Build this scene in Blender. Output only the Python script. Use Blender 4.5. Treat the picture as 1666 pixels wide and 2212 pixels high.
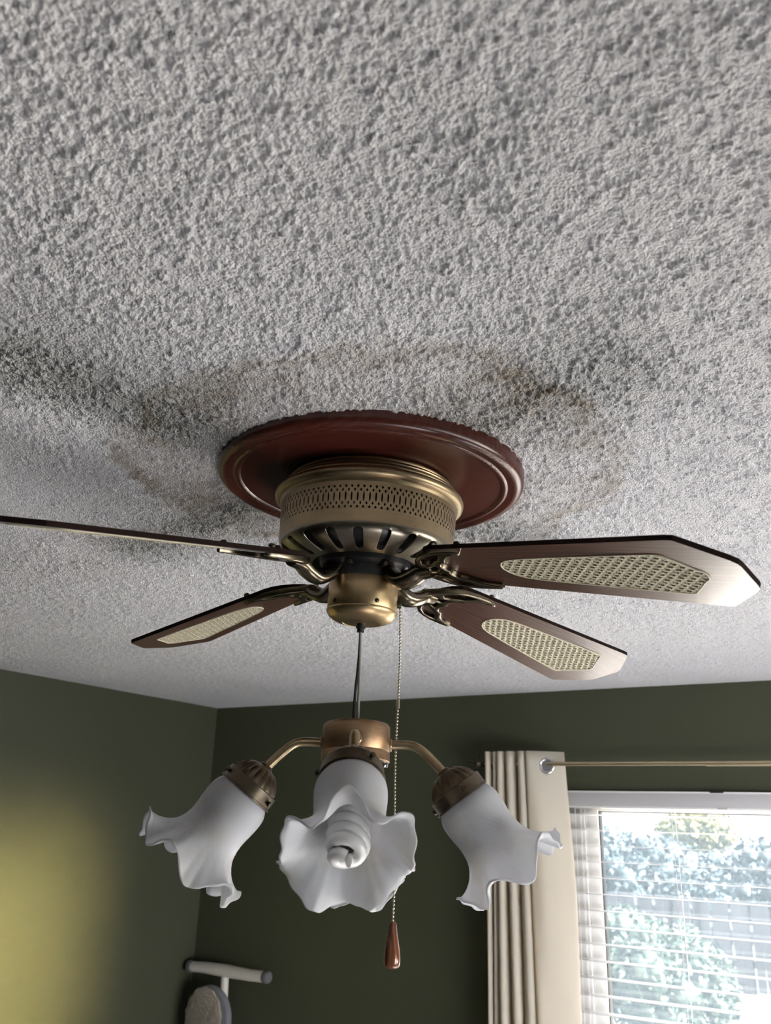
import bpy, bmesh, math, random
import numpy as np
from mathutils import Matrix, Vector
from mathutils.geometry import delaunay_2d_cdt

for o in list(bpy.data.objects):
    bpy.data.objects.remove(o, do_unlink=True)
SC = bpy.context.scene
COL = SC.collection
random.seed(7)
RNG = np.random.default_rng(7)

# ------------------------------------------------------------------ camera
CEIL = 2.44
XL, YB = -1.9635, 1.9406          # left wall and window wall, measured from the fan axis
XR, YF = 2.25, -2.70
CAM = Vector((0.5666, -0.8992, CEIL - 0.434))
PITCH, ROLL, YAW = map(math.radians, (19.9626, 1.6790, 31.0877))


def camera_axes():
    cp, sp = math.cos(PITCH), math.sin(PITCH)
    f, u, r = Vector((0, cp, sp)), Vector((0, -sp, cp)), Vector((1, 0, 0))
    r2 = r * math.cos(ROLL) + u * math.sin(ROLL)
    u2 = -r * math.sin(ROLL) + u * math.cos(ROLL)
    z = Matrix.Rotation(YAW, 3, 'Z')
    return z @ r2, z @ u2, z @ f


CR, CU, CF = camera_axes()
cam_data = bpy.data.cameras.new('camera')
cam = bpy.data.objects.new('camera', cam_data)
COL.objects.link(cam)
cam_data.sensor_fit = 'VERTICAL'
cam_data.sensor_height = 36.0
cam_data.lens = 1832.07 / 2212 * 36.0
cam_data.clip_start = 0.02
cam_data.dof.use_dof = True
cam_data.dof.focus_distance = 1.12
cam_data.dof.aperture_fstop = 9.0
m = Matrix((CR, CU, -CF)).transposed().to_4x4()
m.translation = CAM
cam.matrix_world = m
SC.camera = cam

# ------------------------------------------------------------------ light
SC.view_settings.view_transform = 'Standard'
SC.view_settings.look = 'None'
SC.view_settings.gamma = 1.0
SC.view_settings.use_curve_mapping = False
SC.view_settings.exposure = 0.68

world = bpy.data.worlds.new('sky')
SC.world = world
world.use_nodes = True
wn = world.node_tree
wn.nodes.clear()
bg = wn.nodes.new('ShaderNodeBackground')
bg.inputs['Color'].default_value = (0.86, 0.93, 1.0, 1)
bg.inputs['Strength'].default_value = 1.4
wo = wn.nodes.new('ShaderNodeOutputWorld')
wn.links.new(bg.outputs[0], wo.inputs[0])

sun_d = bpy.data.lights.new('sun', 'SUN')
sun_d.energy = 60.0
sun_d.color = (1.0, 0.965, 0.93)
sun_d.angle = math.radians(1.0)
sun = bpy.data.objects.new('sun', sun_d)
COL.objects.link(sun)
sun.rotation_euler = Vector((-0.72, 0.10, -0.66)).to_track_quat('-Z', 'Y').to_euler()


def area_light(name, loc, toward, sx, sy, power, color, spread=180):
    d = bpy.data.lights.new(name, 'AREA')
    d.shape = 'RECTANGLE'
    d.size, d.size_y = sx, sy
    d.energy = power
    d.color = color
    d.spread = math.radians(spread)
    o = bpy.data.objects.new(name, d)
    COL.objects.link(o)
    o.location = loc
    o.rotation_euler = Vector(toward).to_track_quat('-Z', 'Y').to_euler()
    return o


# added lamps in the unseen side opening: soft fill and warm wall beam
area_light('added_side_fill', (XR + 0.05, 0.55, 1.27), (-1, 0.8, -0.12), 2.4, 0.7, 32, (0.96, 0.97, 1.0), 130)
area_light('added_warm_beam', (XR + 0.04, 0.14, 1.27), (-1, 0.135, 0.06), 1.2, 0.72, 8.5, (1.0, 0.80, 0.36), 9)  # added narrow beam that makes the yellow glow on the left wall

SC.cycles.max_bounces = 7
SC.cycles.diffuse_bounces = 3
SC.cycles.glossy_bounces = 3
SC.cycles.transmission_bounces = 6
SC.cycles.transparent_max_bounces = 12
SC.cycles.caustics_reflective = False
SC.cycles.caustics_refractive = False
SC.cycles.sample_clamp_indirect = 60.0

# ------------------------------------------------------------------ materials
MATS = {}


class Nodes:
    """small wrapper that keeps node graphs short"""

    def __init__(self, name):
        self.m = bpy.data.materials.new(name)
        self.m.use_nodes = True
        self.t = self.m.node_tree
        self.b = self.t.nodes['Principled BSDF']
        self.out = self.t.nodes['Material Output']
        MATS[name] = self.m

    def n(self, kind, **kw):
        x = self.t.nodes.new('ShaderNode' + kind)
        for k, v in kw.items():
            if k.startswith('i_'):
                key = k[2:]
                x.inputs[int(key) if key.isdigit() else key.replace('_', ' ')].default_value = v
            else:
                setattr(x, k, v)
        return x

    def l(self, a, b):
        self.t.links.new(a, b)

    def coord(self, scale=(1, 1, 1), rot=(0, 0, 0)):
        c = self.n('TexCoord')
        mp = self.n('Mapping')
        mp.inputs['Scale'].default_value = scale
        mp.inputs['Rotation'].default_value = rot
        self.l(c.outputs['Object'], mp.inputs[0])
        return mp.outputs[0]

    def noise(self, vec, scale, detail=3, rough=0.55, dist=0.0, dims='3D'):
        x = self.n('TexNoise', noise_dimensions=dims)
        x.inputs['Scale'].default_value = scale
        x.inputs['Detail'].default_value = detail
        x.inputs['Roughness'].default_value = rough
        x.inputs['Distortion'].default_value = dist
        self.l(vec, x.inputs['Vector'])
        return x.outputs['Fac']

    def ramp(self, fac, stops):
        r = self.n('ValToRGB')
        e = r.color_ramp.elements
        while len(e) < len(stops):
            e.new(0.5)
        for el, (p, c) in zip(e, stops):
            el.position = p
            el.color = (*c, 1) if len(c) == 3 else c
        self.l(fac, r.inputs[0])
        return r.outputs[0]

    def mix(self, fac, a, b, blend='MIX'):
        x = self.n('Mix', data_type='RGBA', blend_type=blend)
        for sock, v in ((x.inputs[0], fac), (x.inputs[6], a), (x.inputs[7], b)):
            if hasattr(v, 'links'):
                self.l(v, sock)
            elif isinstance(v, (int, float)):
                sock.default_value = v
            else:
                sock.default_value = (*v, 1)
        return x.outputs[2]

    def math(self, op, a, b=None, c=None):
        x = self.n('Math', operation=op)
        for i, v in enumerate((a, b, c)):
            if v is None:
                continue
            if hasattr(v, 'links'):
                self.l(v, x.inputs[i])
            else:
                x.inputs[i].default_value = v
        return x.outputs[0]

    def bump(self, height, strength=0.3, dist=0.001, target=None):
        x = self.n('Bump')
        x.inputs['Strength'].default_value = strength
        x.inputs['Distance'].default_value = dist
        self.l(height, x.inputs['Height'])
        self.l(x.outputs[0], (target or self.b).inputs['Normal'])

    def set(self, **kw):
        for k, v in kw.items():
            s = self.b.inputs[k.replace('_', ' ')]
            if hasattr(v, 'links'):
                self.l(v, s)
            elif isinstance(v, tuple) and len(v) == 3:
                s.default_value = (*v, 1)
            else:
                s.default_value = v
        return self


def build_materials():
    # popcorn ceiling: dusty white with brown dust marks around the fan
    q = Nodes('popcorn')
    v = q.coord()
    big = q.noise(v, 2.2, 2, dims='2D')
    fine = q.noise(v, 620, 2, 0.65, dims='2D')
    vor = q.n('TexVoronoi', feature='SMOOTH_F1', voronoi_dimensions='2D')
    vor.inputs['Scale'].default_value = 310
    vor.inputs['Smoothness'].default_value = 0.35
    q.l(v, vor.inputs['Vector'])
    crumb = q.math('MULTIPLY_ADD', vor.outputs['Distance'], -0.9, fine)
    base = q.mix(q.ramp(big, [(0.35, (0, 0, 0)), (0.7, (1, 1, 1))]), (0.795, 0.79, 0.81), (0.855, 0.845, 0.865))
    speck = q.ramp(q.noise(v, 150, 2, 0.65, dims='2D'), [(0.66, (0, 0, 0)), (0.74, (1, 1, 1))])
    base = q.mix(q.math('MULTIPLY', speck, 0.45), base, (0.25, 0.20, 0.15))
    sep = q.n('SeparateXYZ')
    q.l(v, sep.inputs[0])
    x2 = q.math('POWER', sep.outputs[0], 2.0)
    y2 = q.math('POWER', sep.outputs[1], 2.0)
    rad = q.math('SQRT', q.math('ADD', x2, y2))
    wob = q.math('MULTIPLY_ADD', q.noise(v, 6, 3, 0.6, dims='2D'), 0.18, -0.09)
    rad = q.math('ADD', rad, wob)
    ring = q.ramp(rad, [(0.20, (0.55, 0.55, 0.55)), (0.26, (0.5, 0.5, 0.5)), (0.315, (1, 1, 1)), (0.345, (0, 0, 0))])
    patch = q.ramp(q.noise(v, 26, 3, 0.7, dims='2D'), [(0.30, (0.25, 0.25, 0.25)), (0.60, (1, 1, 1))])
    base = q.mix(q.math('MULTIPLY', q.math('MULTIPLY', ring, patch), q.math('MULTIPLY_ADD', q.ramp(q.noise(v, 3.1, 2, dims='2D'), [(0.36, (0, 0, 0)), (0.62, (1, 1, 1))]), 0.62, 0.24)), base, (0.36, 0.29, 0.20))
    q.set(Base_Color=base, Roughness=0.95, Specular_IOR_Level=0.15)
    q.bump(crumb, 1.0, 0.0030)

    q = Nodes('popcorn_flat')
    v = q.coord()
    q.set(Base_Color=(0.76, 0.75, 0.745), Roughness=0.95)
    q.bump(q.noise(v, 130, 3), 1.0, 0.006)

    q = Nodes('green_paint')
    v = q.coord()
    c = q.mix(q.noise(v, 3.0, 3), (0.052, 0.057, 0.034), (0.061, 0.065, 0.039))
    q.set(Base_Color=c, Roughness=0.55, Specular_IOR_Level=0.35)
    q.bump(q.noise(v, 160, 3), 0.25, 0.0012)

    q = Nodes('carpet')
    v = q.coord()
    c = q.mix(q.noise(v, 90, 4), (0.36, 0.355, 0.37), (0.44, 0.435, 0.45))
    q.set(Base_Color=c, Roughness=1.0)
    q.bump(q.noise(v, 220, 3), 0.8, 0.006)

    q = Nodes('white_vinyl')
    v = q.coord()
    c = q.mix(q.noise(v, 9, 3), (0.80, 0.80, 0.79), (0.86, 0.85, 0.84))
    q.set(Base_Color=c, Roughness=0.4)

    q = Nodes('cream_jamb')
    v = q.coord()
    c = q.mix(q.noise(v, 9, 3), (0.80, 0.74, 0.62), (0.86, 0.80, 0.68))
    q.set(Base_Color=c, Roughness=0.6)

    q = Nodes('grey_vinyl')
    v = q.coord()
    c = q.mix(q.noise(v, 12, 3), (0.50, 0.49, 0.50), (0.55, 0.54, 0.55))
    q.set(Base_Color=c, Roughness=0.45)

    q = Nodes('slat_white')
    v = q.coord((3, 60, 60))
    c = q.mix(q.noise(v, 4, 3), (0.66, 0.66, 0.67), (0.72, 0.72, 0.73))
    q.set(Base_Color=c, Roughness=0.45)

    q = Nodes('black_rubber')
    v = q.coord()
    c = q.mix(q.noise(v, 60, 3), (0.010, 0.010, 0.011), (0.022, 0.021, 0.021))
    q.set(Base_Color=c, Roughness=0.45)

    q = Nodes('motor_black')
    v = q.coord()
    c = q.mix(q.noise(v, 80, 3), (0.006, 0.006, 0.007), (0.014, 0.013, 0.013))
    q.set(Base_Color=c, Roughness=0.35)

    def metal(name, c1, c2, rough, brush=(1, 1, 60), tarn=0.0, tc=(0.1, 0.07, 0.04), metallic=1.0):
        q = Nodes(name)
        vb = q.coord(brush)
        v = q.coord()
        c = q.mix(q.noise(vb, 9, 4, 0.6), c1, c2)
        if tarn:
            t = q.ramp(q.noise(v, 38, 5, 0.65), [(0.45, (0, 0, 0)), (0.68, (1, 1, 1))])
            c = q.mix(q.math('MULTIPLY', t, tarn), c, tc)
        r = q.math('MULTIPLY_ADD', q.noise(v, 25, 4), 0.08, rough - 0.04)
        q.set(Base_Color=c, Metallic=metallic, Roughness=r)
        q.bump(q.noise(vb, 30, 3), 0.06, 0.0006)
        return q

    metal('antique_brass', (0.36, 0.275, 0.165), (0.46, 0.36, 0.23), 0.38, (1.5, 1.5, 70), 0.25, (0.20, 0.14, 0.08))
    metal('bowl_brass', (0.28, 0.25, 0.20), (0.36, 0.325, 0.265), 0.30, (30, 30, 30), 0.2, (0.16, 0.13, 0.09))
    metal('cup_brass', (0.40, 0.29, 0.155), (0.52, 0.39, 0.225), 0.36, (60, 60, 1.5), 0.06, (0.22, 0.14, 0.07))
    metal('iron_brass', (0.15, 0.125, 0.088), (0.24, 0.20, 0.145), 0.24, (14, 14, 14), 0.35, (0.07, 0.055, 0.04))
    metal('kit_copper', (0.30, 0.185, 0.105), (0.42, 0.285, 0.175), 0.40, (2, 2, 40), 0.5, (0.16, 0.10, 0.06))
    metal('arm_brass', (0.34, 0.26, 0.15), (0.48, 0.38, 0.24), 0.32, (20, 20, 20), 0.5, (0.12, 0.09, 0.05))
    metal('fitter_bronze', (0.105, 0.085, 0.062), (0.175, 0.142, 0.10), 0.40, (20, 20, 20), 0.4, (0.06, 0.045, 0.03))
    metal('chrome', (0.70, 0.70, 0.70), (0.78, 0.78, 0.77), 0.18, (10, 10, 10))
    metal('rod_brass', (0.50, 0.42, 0.27), (0.60, 0.51, 0.34), 0.35, (1, 40, 40))
    metal('chain_brass', (0.55, 0.50, 0.38), (0.66, 0.60, 0.46), 0.30, (10, 10, 10))
    metal('dark_bronze', (0.06, 0.05, 0.035), (0.10, 0.085, 0.06), 0.45, (10, 10, 10))
    metal('aged_steel', (0.40, 0.36, 0.32), (0.5, 0.46, 0.42), 0.35, (10, 10, 10))

    def wood(name, c1, c2, c3, axis_scale, rough, coat=0.0):
        q = Nodes(name)
        v = q.coord(axis_scale)
        w = q.n('TexWave', wave_type='BANDS', bands_direction='Y')
        w.inputs['Scale'].default_value = 14
        w.inputs['Distortion'].default_value = 16
        w.inputs['Detail'].default_value = 2
        w.inputs['Detail Scale'].default_value = 0.7
        q.l(v, w.inputs['Vector'])
        g = q.ramp(w.outputs['Fac'], [(0.15, c1), (0.6, c2), (0.95, c3)])
        pores = q.noise(q.coord(tuple(s * 6 for s in axis_scale)), 30, 3, 0.6)
        c = q.mix(q.math('MULTIPLY', q.ramp(pores, [(0.5, (0, 0, 0)), (0.7, (1, 1, 1))]), 0.5), g, tuple(x * 0.45 for x in c1))
        q.set(Base_Color=c, Roughness=rough, Specular_IOR_Level=0.6, Coat_Weight=coat, Coat_Roughness=0.22)
        q.bump(pores, 0.04, 0.0003)
        return q

    q = wood('blade_walnut', (0.036, 0.013, 0.010), (0.078, 0.030, 0.020), (0.112, 0.046, 0.031), (0.35, 4.0, 1), 0.28, 0.8)
    wood('medallion_wood', (0.070, 0.016, 0.011), (0.078, 0.019, 0.0125), (0.086, 0.022, 0.014), (0.5, 2.2, 0.5), 0.27)
    wood('knob_wood', (0.12, 0.046, 0.028), (0.17, 0.068, 0.042), (0.21, 0.088, 0.056), (4, 4, 1), 0.16)
    q = Nodes('blade_edge')
    c = q.mix(q.noise(q.coord((3, 60, 60)), 5, 3), (0.012, 0.007, 0.006), (0.022, 0.012, 0.010))
    q.set(Base_Color=c, Roughness=0.85, Specular_IOR_Level=0.08)

    q = Nodes('cane')
    v = q.coord()
    c = q.mix(q.noise(v, 300, 3), (0.50, 0.46, 0.33), (0.62, 0.57, 0.43))
    q.set(Base_Color=c, Roughness=0.5)
    q = Nodes('cane_gap_shade')  # weave holes: darker backing with their shade put into the tan
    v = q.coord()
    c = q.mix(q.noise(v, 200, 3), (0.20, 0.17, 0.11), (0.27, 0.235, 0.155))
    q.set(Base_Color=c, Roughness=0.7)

    # frosted glass: light is scattered through it
    q = Nodes('frosted_glass')
    v = q.coord()
    dust = q.mix(q.ramp(q.noise(v, 22, 4), [(0.5, (0, 0, 0)), (0.75, (1, 1, 1))]), (0.84, 0.85, 0.88), (0.76, 0.745, 0.72))
    d = q.n('BsdfDiffuse')
    t = q.n('BsdfTranslucent')
    g = q.n('BsdfGlossy')
    g.inputs['Roughness'].default_value = 0.28
    q.l(dust, d.inputs['Color'])
    q.l(dust, t.inputs['Color'])
    m1 = q.n('MixShader')
    m1.inputs[0].default_value = 0.52
    q.l(d.outputs[0], m1.inputs[1])
    q.l(t.outputs[0], m1.inputs[2])
    m2 = q.n('MixShader')
    lw = q.n('LayerWeight')
    lw.inputs[0].default_value = 0.18
    q.l(q.math('MULTIPLY', lw.outputs['Fresnel'], 0.6), m2.inputs[0])
    q.l(m1.outputs[0], m2.inputs[1])
    q.l(g.outputs[0], m2.inputs[2])
    q.l(m2.outputs[0], q.out.inputs[0])
    bp = q.n('Bump')
    bp.inputs['Strength'].default_value = 0.25
    bp.inputs['Distance'].default_value = 0.001
    q.l(q.noise(v, 120, 3), bp.inputs['Height'])
    for s in (d, t, g):
        q.l(bp.outputs[0], s.inputs['Normal'])

    q = Nodes('bulb_white')
    v = q.coord()
    c = q.mix(q.noise(v, 40, 2), (0.80, 0.79, 0.77), (0.84, 0.83, 0.82))
    q.set(Base_Color=c, Roughness=0.25)
    q = Nodes('bulb_base')
    v = q.coord()
    c = q.mix(q.noise(v, 40, 2), (0.70, 0.68, 0.62), (0.76, 0.74, 0.68))
    q.set(Base_Color=c, Roughness=0.4)

    q = Nodes('clear_cord')
    v = q.coord()
    c = q.mix(q.noise(v, 30, 2), (0.26, 0.25, 0.23), (0.34, 0.33, 0.30))
    q.set(Base_Color=c, Roughness=0.3)

    # curtain cloth: cream, lets light through
    q = Nodes('curtain_cloth')
    v = q.coord((900, 900, 900))
    weave = q.n('TexWave', wave_type='BANDS', bands_direction='Z')
    weave.inputs['Scale'].default_value = 0.8
    q.l(v, weave.inputs['Vector'])
    c = q.mix(q.noise(q.coord(), 8, 3), (0.72, 0.69, 0.62), (0.78, 0.75, 0.68))
    d = q.n('BsdfDiffuse')
    t = q.n('BsdfTranslucent')
    q.l(c, d.inputs['Color'])
    q.l(q.mix(0.75, c, (0.90, 0.70, 0.32)), t.inputs['Color'])
    ms = q.n('MixShader')
    ms.inputs[0].default_value = 0.42
    q.l(d.outputs[0], ms.inputs[1])
    q.l(t.outputs[0], ms.inputs[2])
    q.l(ms.outputs[0], q.out.inputs[0])
    bp = q.n('Bump')
    bp.inputs['Strength'].default_value = 0.15
    bp.inputs['Distance'].default_value = 0.0006
    q.l(weave.outputs['Fac'], bp.inputs['Height'])
    q.l(bp.outputs[0], d.inputs['Normal'])

    # window pane: clear with a pale veil mixed in for overexposure haze
    q = Nodes('window_glass')
    tr = q.n('BsdfTransparent')
    gl = q.n('BsdfGlossy')
    gl.inputs['Roughness'].default_value = 0.02
    tl = q.n('BsdfTranslucent')
    tl.inputs['Color'].default_value = (0.66, 0.82, 0.98, 1)
    m1 = q.n('MixShader')
    haze_veil = q.math('MULTIPLY_ADD', q.noise(q.coord(), 6, 3), 0.02, 0.04)
    q.l(haze_veil, m1.inputs[0])
    q.l(tr.outputs[0], m1.inputs[1])
    q.l(tl.outputs[0], m1.inputs[2])
    m2 = q.n('MixShader')
    m2.inputs[0].default_value = 0.05
    q.l(m1.outputs[0], m2.inputs[1])
    q.l(gl.outputs[0], m2.inputs[2])
    q.l(m2.outputs[0], q.out.inputs[0])

    q = Nodes('board_cover')
    v = q.coord()
    c = q.mix(q.noise(v, 150, 4, 0.7), (0.26, 0.225, 0.18), (0.52, 0.46, 0.38))
    q.set(Base_Color=c, Roughness=1.0)
    q.bump(q.noise(v, 140, 4, 0.7), 1.0, 0.006)
    q = Nodes('board_edge')
    v = q.coord()
    c = q.mix(q.noise(v, 30, 4), (0.12, 0.12, 0.135), (0.22, 0.22, 0.24))
    q.set(Base_Color=c, Roughness=0.8)
    q = Nodes('painted_steel')
    v = q.coord()
    c = q.mix(q.noise(v, 22, 4), (0.56, 0.53, 0.47), (0.66, 0.63, 0.57))
    q.set(Base_Color=c, Roughness=0.35)
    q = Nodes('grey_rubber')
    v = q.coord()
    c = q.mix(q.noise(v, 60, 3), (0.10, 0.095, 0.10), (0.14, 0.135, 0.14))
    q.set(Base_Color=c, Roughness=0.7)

    # outdoors
    q = Nodes('concrete')
    v = q.coord()
    c = q.mix(q.noise(v, 3, 6, 0.6), (0.80, 0.75, 0.68), (0.88, 0.83, 0.76))
    q.set(Base_Color=c, Roughness=0.9)
    q.bump(q.noise(v, 60, 4), 0.3, 0.004)
    q = Nodes('lawn_green')
    v = q.coord()
    c = q.mix(q.noise(v, 1.2, 6, 0.65), (0.022, 0.036, 0.024), (0.055, 0.060, 0.066))
    q.set(Base_Color=c, Roughness=1.0)
    q = Nodes('fence_wood')
    v = q.coord((6, 6, 0.6))
    c = q.mix(q.noise(v, 4, 5, 0.6), (0.022, 0.021, 0.025), (0.044, 0.041, 0.050))
    q.set(Base_Color=c, Roughness=0.9)
    for nm, a, b in (('leaf_green', (0.007, 0.020, 0.012), (0.019, 0.040, 0.026)),
                     ('leaf_blue', (0.009, 0.022, 0.027), (0.019, 0.040, 0.048)),
                     ('leaf_yellow', (0.07, 0.08, 0.02), (0.13, 0.13, 0.04))):
        q = Nodes(nm)
        v = q.coord()
        c = q.mix(q.noise(v, 2.5, 3), a, b)
        q.set(Base_Color=c, Roughness=0.6)
    q = Nodes('bark')
    v = q.coord((4, 4, 1))
    c = q.mix(q.noise(v, 9, 4), (0.03, 0.022, 0.016), (0.06, 0.045, 0.033))
    q.set(Base_Color=c, Roughness=0.95)


build_materials()
M = MATS

# ------------------------------------------------------------------ mesh helpers


def obj(name, verts, faces, mat, parent=None, smooth=None, matrix=None, **props):
    me = bpy.data.meshes.new(name)
    me.from_pydata([tuple(v) for v in verts], [], [tuple(f) for f in faces])
    me.update()
    mats = mat if isinstance(mat, (list, tuple)) else [mat]
    for x in mats:
        me.materials.append(M[x])
    if smooth is not None:
        me.polygons.foreach_set('use_smooth', [True] * len(me.polygons))
        if smooth < 180:
            me.set_sharp_from_angle(angle=math.radians(smooth))
    return link(name, me, parent, matrix, **props)


def link(name, me, parent=None, matrix=None, **props):
    o = bpy.data.objects.new(name, me)
    COL.objects.link(o)
    if parent is not None:
        o.parent = parent
    if matrix is not None:
        o.matrix_local = matrix
    for k, v in props.items():
        o[k] = v
    return o


def empty(name, loc=(0, 0, 0), matrix=None, **props):
    o = bpy.data.objects.new(name, None)
    COL.objects.link(o)
    o.empty_display_size = 0.05
    if matrix is not None:
        o.matrix_world = matrix
    else:
        o.location = loc
    for k, v in props.items():
        o[k] = v
    return o


class Mesh:
    """collects vertices and faces of one part"""

    def __init__(self):
        self.v, self.f = [], []

    def add(self, verts, faces):
        k = len(self.v)
        self.v += [Vector(x) for x in verts]
        self.f += [tuple(i + k for i in f) for f in faces]
        return self

    def box(self, x0, x1, y0, y1, z0, z1):
        v = [(x, y, z) for x in (x0, x1) for y in (y0, y1) for z in (z0, z1)]
        return self.add(v, [(0, 1, 3, 2), (4, 6, 7, 5), (0, 4, 5, 1), (2, 3, 7, 6), (0, 2, 6, 4), (1, 5, 7, 3)])

    def bbox(self, x0, x1, y0, y1, z0, z1, b=0.002, seg=2):
        bm = bmesh.new()
        bmesh.ops.create_cube(bm, size=1)
        for vv in bm.verts:
            vv.co = ((x0 + x1) / 2 + vv.co.x * (x1 - x0), (y0 + y1) / 2 + vv.co.y * (y1 - y0), (z0 + z1) / 2 + vv.co.z * (z1 - z0))
        bmesh.ops.bevel(bm, geom=bm.edges[:], offset=b, segments=seg, profile=0.5, affect='EDGES')
        bm.verts.index_update()
        self.add([vv.co.copy() for vv in bm.verts], [[vv.index for vv in f.verts] for f in bm.faces])
        bm.free()
        return self

    def lathe(self, prof, n=48, mat=None, cap0=False, cap1=False):
        """prof: (radius, z) pairs, revolved about local Z"""
        mt = mat or Matrix.Identity(4)
        v, f = [], []
        k = len(prof)
        for i in range(n):
            a = 2 * math.pi * i / n
            for r, z in prof:
                v.append(mt @ Vector((r * math.cos(a), r * math.sin(a), z)))
        for i in range(n):
            j = (i + 1) % n
            for q in range(k - 1):
                f.append((i * k + q, j * k + q, j * k + q + 1, i * k + q + 1))
        if cap0:
            f.append(tuple(i * k for i in range(n))[::-1])
        if cap1:
            f.append(tuple(i * k + k - 1 for i in range(n)))
        return self.add(v, f)

    def tube(self, pts, radii, n=12, cap=True, flat=1.0, upv=None):
        pts = [Vector(p) for p in pts]
        if not hasattr(radii, '__len__'):
            radii = [radii] * len(pts)
        v, f = [], []
        up = Vector(upv) if upv is not None else Vector((0, 0, 1))
        prev = None
        for i, p in enumerate(pts):
            d = (pts[min(i + 1, len(pts) - 1)] - pts[max(i - 1, 0)]).normalized()
            if prev is None:
                a = up.cross(d)
                if a.length < 1e-3:
                    a = Vector((1, 0, 0)).cross(d)
                a.normalize()
            else:
                a = (prev - d * prev.dot(d)).normalized()
            prev = a
            b = d.cross(a)
            for q in range(n):
                t = 2 * math.pi * q / n
                v.append(p + a * math.cos(t) * radii[i] + b * math.sin(t) * radii[i] * flat)
        for i in range(len(pts) - 1):
            for q in range(n):
                r = (q + 1) % n
                f.append((i * n + q, i * n + r, (i + 1) * n + r, (i + 1) * n + q))
        if cap:
            f.append(tuple(range(n))[::-1])
            f.append(tuple((len(pts) - 1) * n + q for q in range(n)))
        return self.add(v, f)

    def sphere(self, c, r, n=8, m=6):
        c = Vector(c)
        v = [c + Vector((0, 0, r))]
        for i in range(1, m):
            t = math.pi * i / m
            for q in range(n):
                a = 2 * math.pi * q / n
                v.append(c + Vector((math.sin(t) * math.cos(a), math.sin(t) * math.sin(a), math.cos(t))) * r)
        v.append(c - Vector((0, 0, r)))
        f = [(0, 1 + q, 1 + (q + 1) % n) for q in range(n)]
        for i in range(m - 2):
            for q in range(n):
                a, b = 1 + i * n + q, 1 + i * n + (q + 1) % n
                f.append((a, a + n, b + n, b))
        k = len(v) - 1
        f += [(k, k - n + (q + 1) % n, k - n + q) for q in range(n)]
        return self.add(v, f)

    def torus(self, c, ax, R, r, n=32, mseg=10, squash=1.0):
        q = Vector(ax).to_track_quat('Z', 'Y').to_matrix()
        v, f = [], []
        for i in range(n):
            a = 2 * math.pi * i / n
            for j in range(mseg):
                b = 2 * math.pi * j / mseg
                v.append(Vector(c) + q @ Vector(((R + r * math.cos(b)) * math.cos(a), (R + r * math.cos(b)) * math.sin(a), r * math.sin(b) * squash)))
        for i in range(n):
            for j in range(mseg):
                i2, j2 = (i + 1) % n, (j + 1) % mseg
                f.append((i * mseg + j, i2 * mseg + j, i2 * mseg + j2, i * mseg + j2))
        return self.add(v, f)

    def build(self, name, mat, parent=None, smooth=35, **kw):
        return obj(name, self.v, self.f, mat, parent, smooth, **kw)


def smooth_path(pts, k=6):
    """Catmull-Rom through the points"""
    p = [Vector(x) for x in pts]
    p = [p[0] * 2 - p[1]] + p + [p[-1] * 2 - p[-2]]
    out = []
    for i in range(1, len(p) - 2):
        a, b, c, d = p[i - 1:i + 3]
        for j in range(k):
            t = j / k
            out.append(0.5 * ((2 * b) + (c - a) * t + (2 * a - 5 * b + 4 * c - d) * t * t + (3 * b - a - 3 * c + d) * t ** 3))
    out.append(p[-2])
    return out


def plate_with_holes(outer, holes, extra=()):
    """triangulated flat region with holes, returns 2d verts and faces"""
    vs, edges = [], []
    for loop in [outer] + holes:
        k = len(vs)
        vs += [Vector(p) for p in loop]
        edges += [(k + i, k + (i + 1) % len(loop)) for i in range(len(loop))]
    vs += [Vector(p) for p in extra]
    res = delaunay_2d_cdt(vs, edges, [], 2, 1e-7)
    return res[0], res[2]


def inside(p, poly):
    r = False
    n = len(poly)
    for i in range(n):
        (x1, y1), (x2, y2) = poly[i], poly[(i + 1) % n]
        if (y1 > p[1]) != (y2 > p[1]) and p[0] < (x2 - x1) * (p[1] - y1) / (y2 - y1) + x1:
            r = not r
    return r


def cut_plate(outer, holes, extra=()):
    v, f = plate_with_holes(outer, holes, extra)
    keep = []
    for t in f:
        c = sum((v[i] for i in t), Vector((0, 0))) / len(t)
        if inside(c, outer) and not any(inside(c, h) for h in holes):
            keep.append(tuple(t))
    return v, keep


def oval(cx, cy, a, b, n=10):
    return [(cx + a * math.cos(2 * math.pi * i / n), cy + b * math.sin(2 * math.pi * i / n)) for i in range(n)]


def slot(cx, cy, w, hgt, n=5):
    """rounded slot: half width w, half height hgt"""
    p = []
    for i in range(n + 1):
        a = math.pi * i / n
        p.append((cx + w * math.cos(a), cy + hgt - w + w * math.sin(a)))
    for i in range(n + 1):
        a = math.pi + math.pi * i / n
        p.append((cx + w * math.cos(a), cy - hgt + w + w * math.sin(a)))
    return p


def structure(o):
    o['kind'] = 'structure'
    return o


def thing(o, label, cat, group=None):
    o['label'] = label
    o['category'] = cat
    if group:
        o['group'] = group
    return o


# ------------------------------------------------------------------ room shell
TH = 0.14
WX0, WX1 = -0.480, 0.80            # main window opening
WZ0, WZ1 = CEIL - 1.62, CEIL - 0.328


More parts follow.
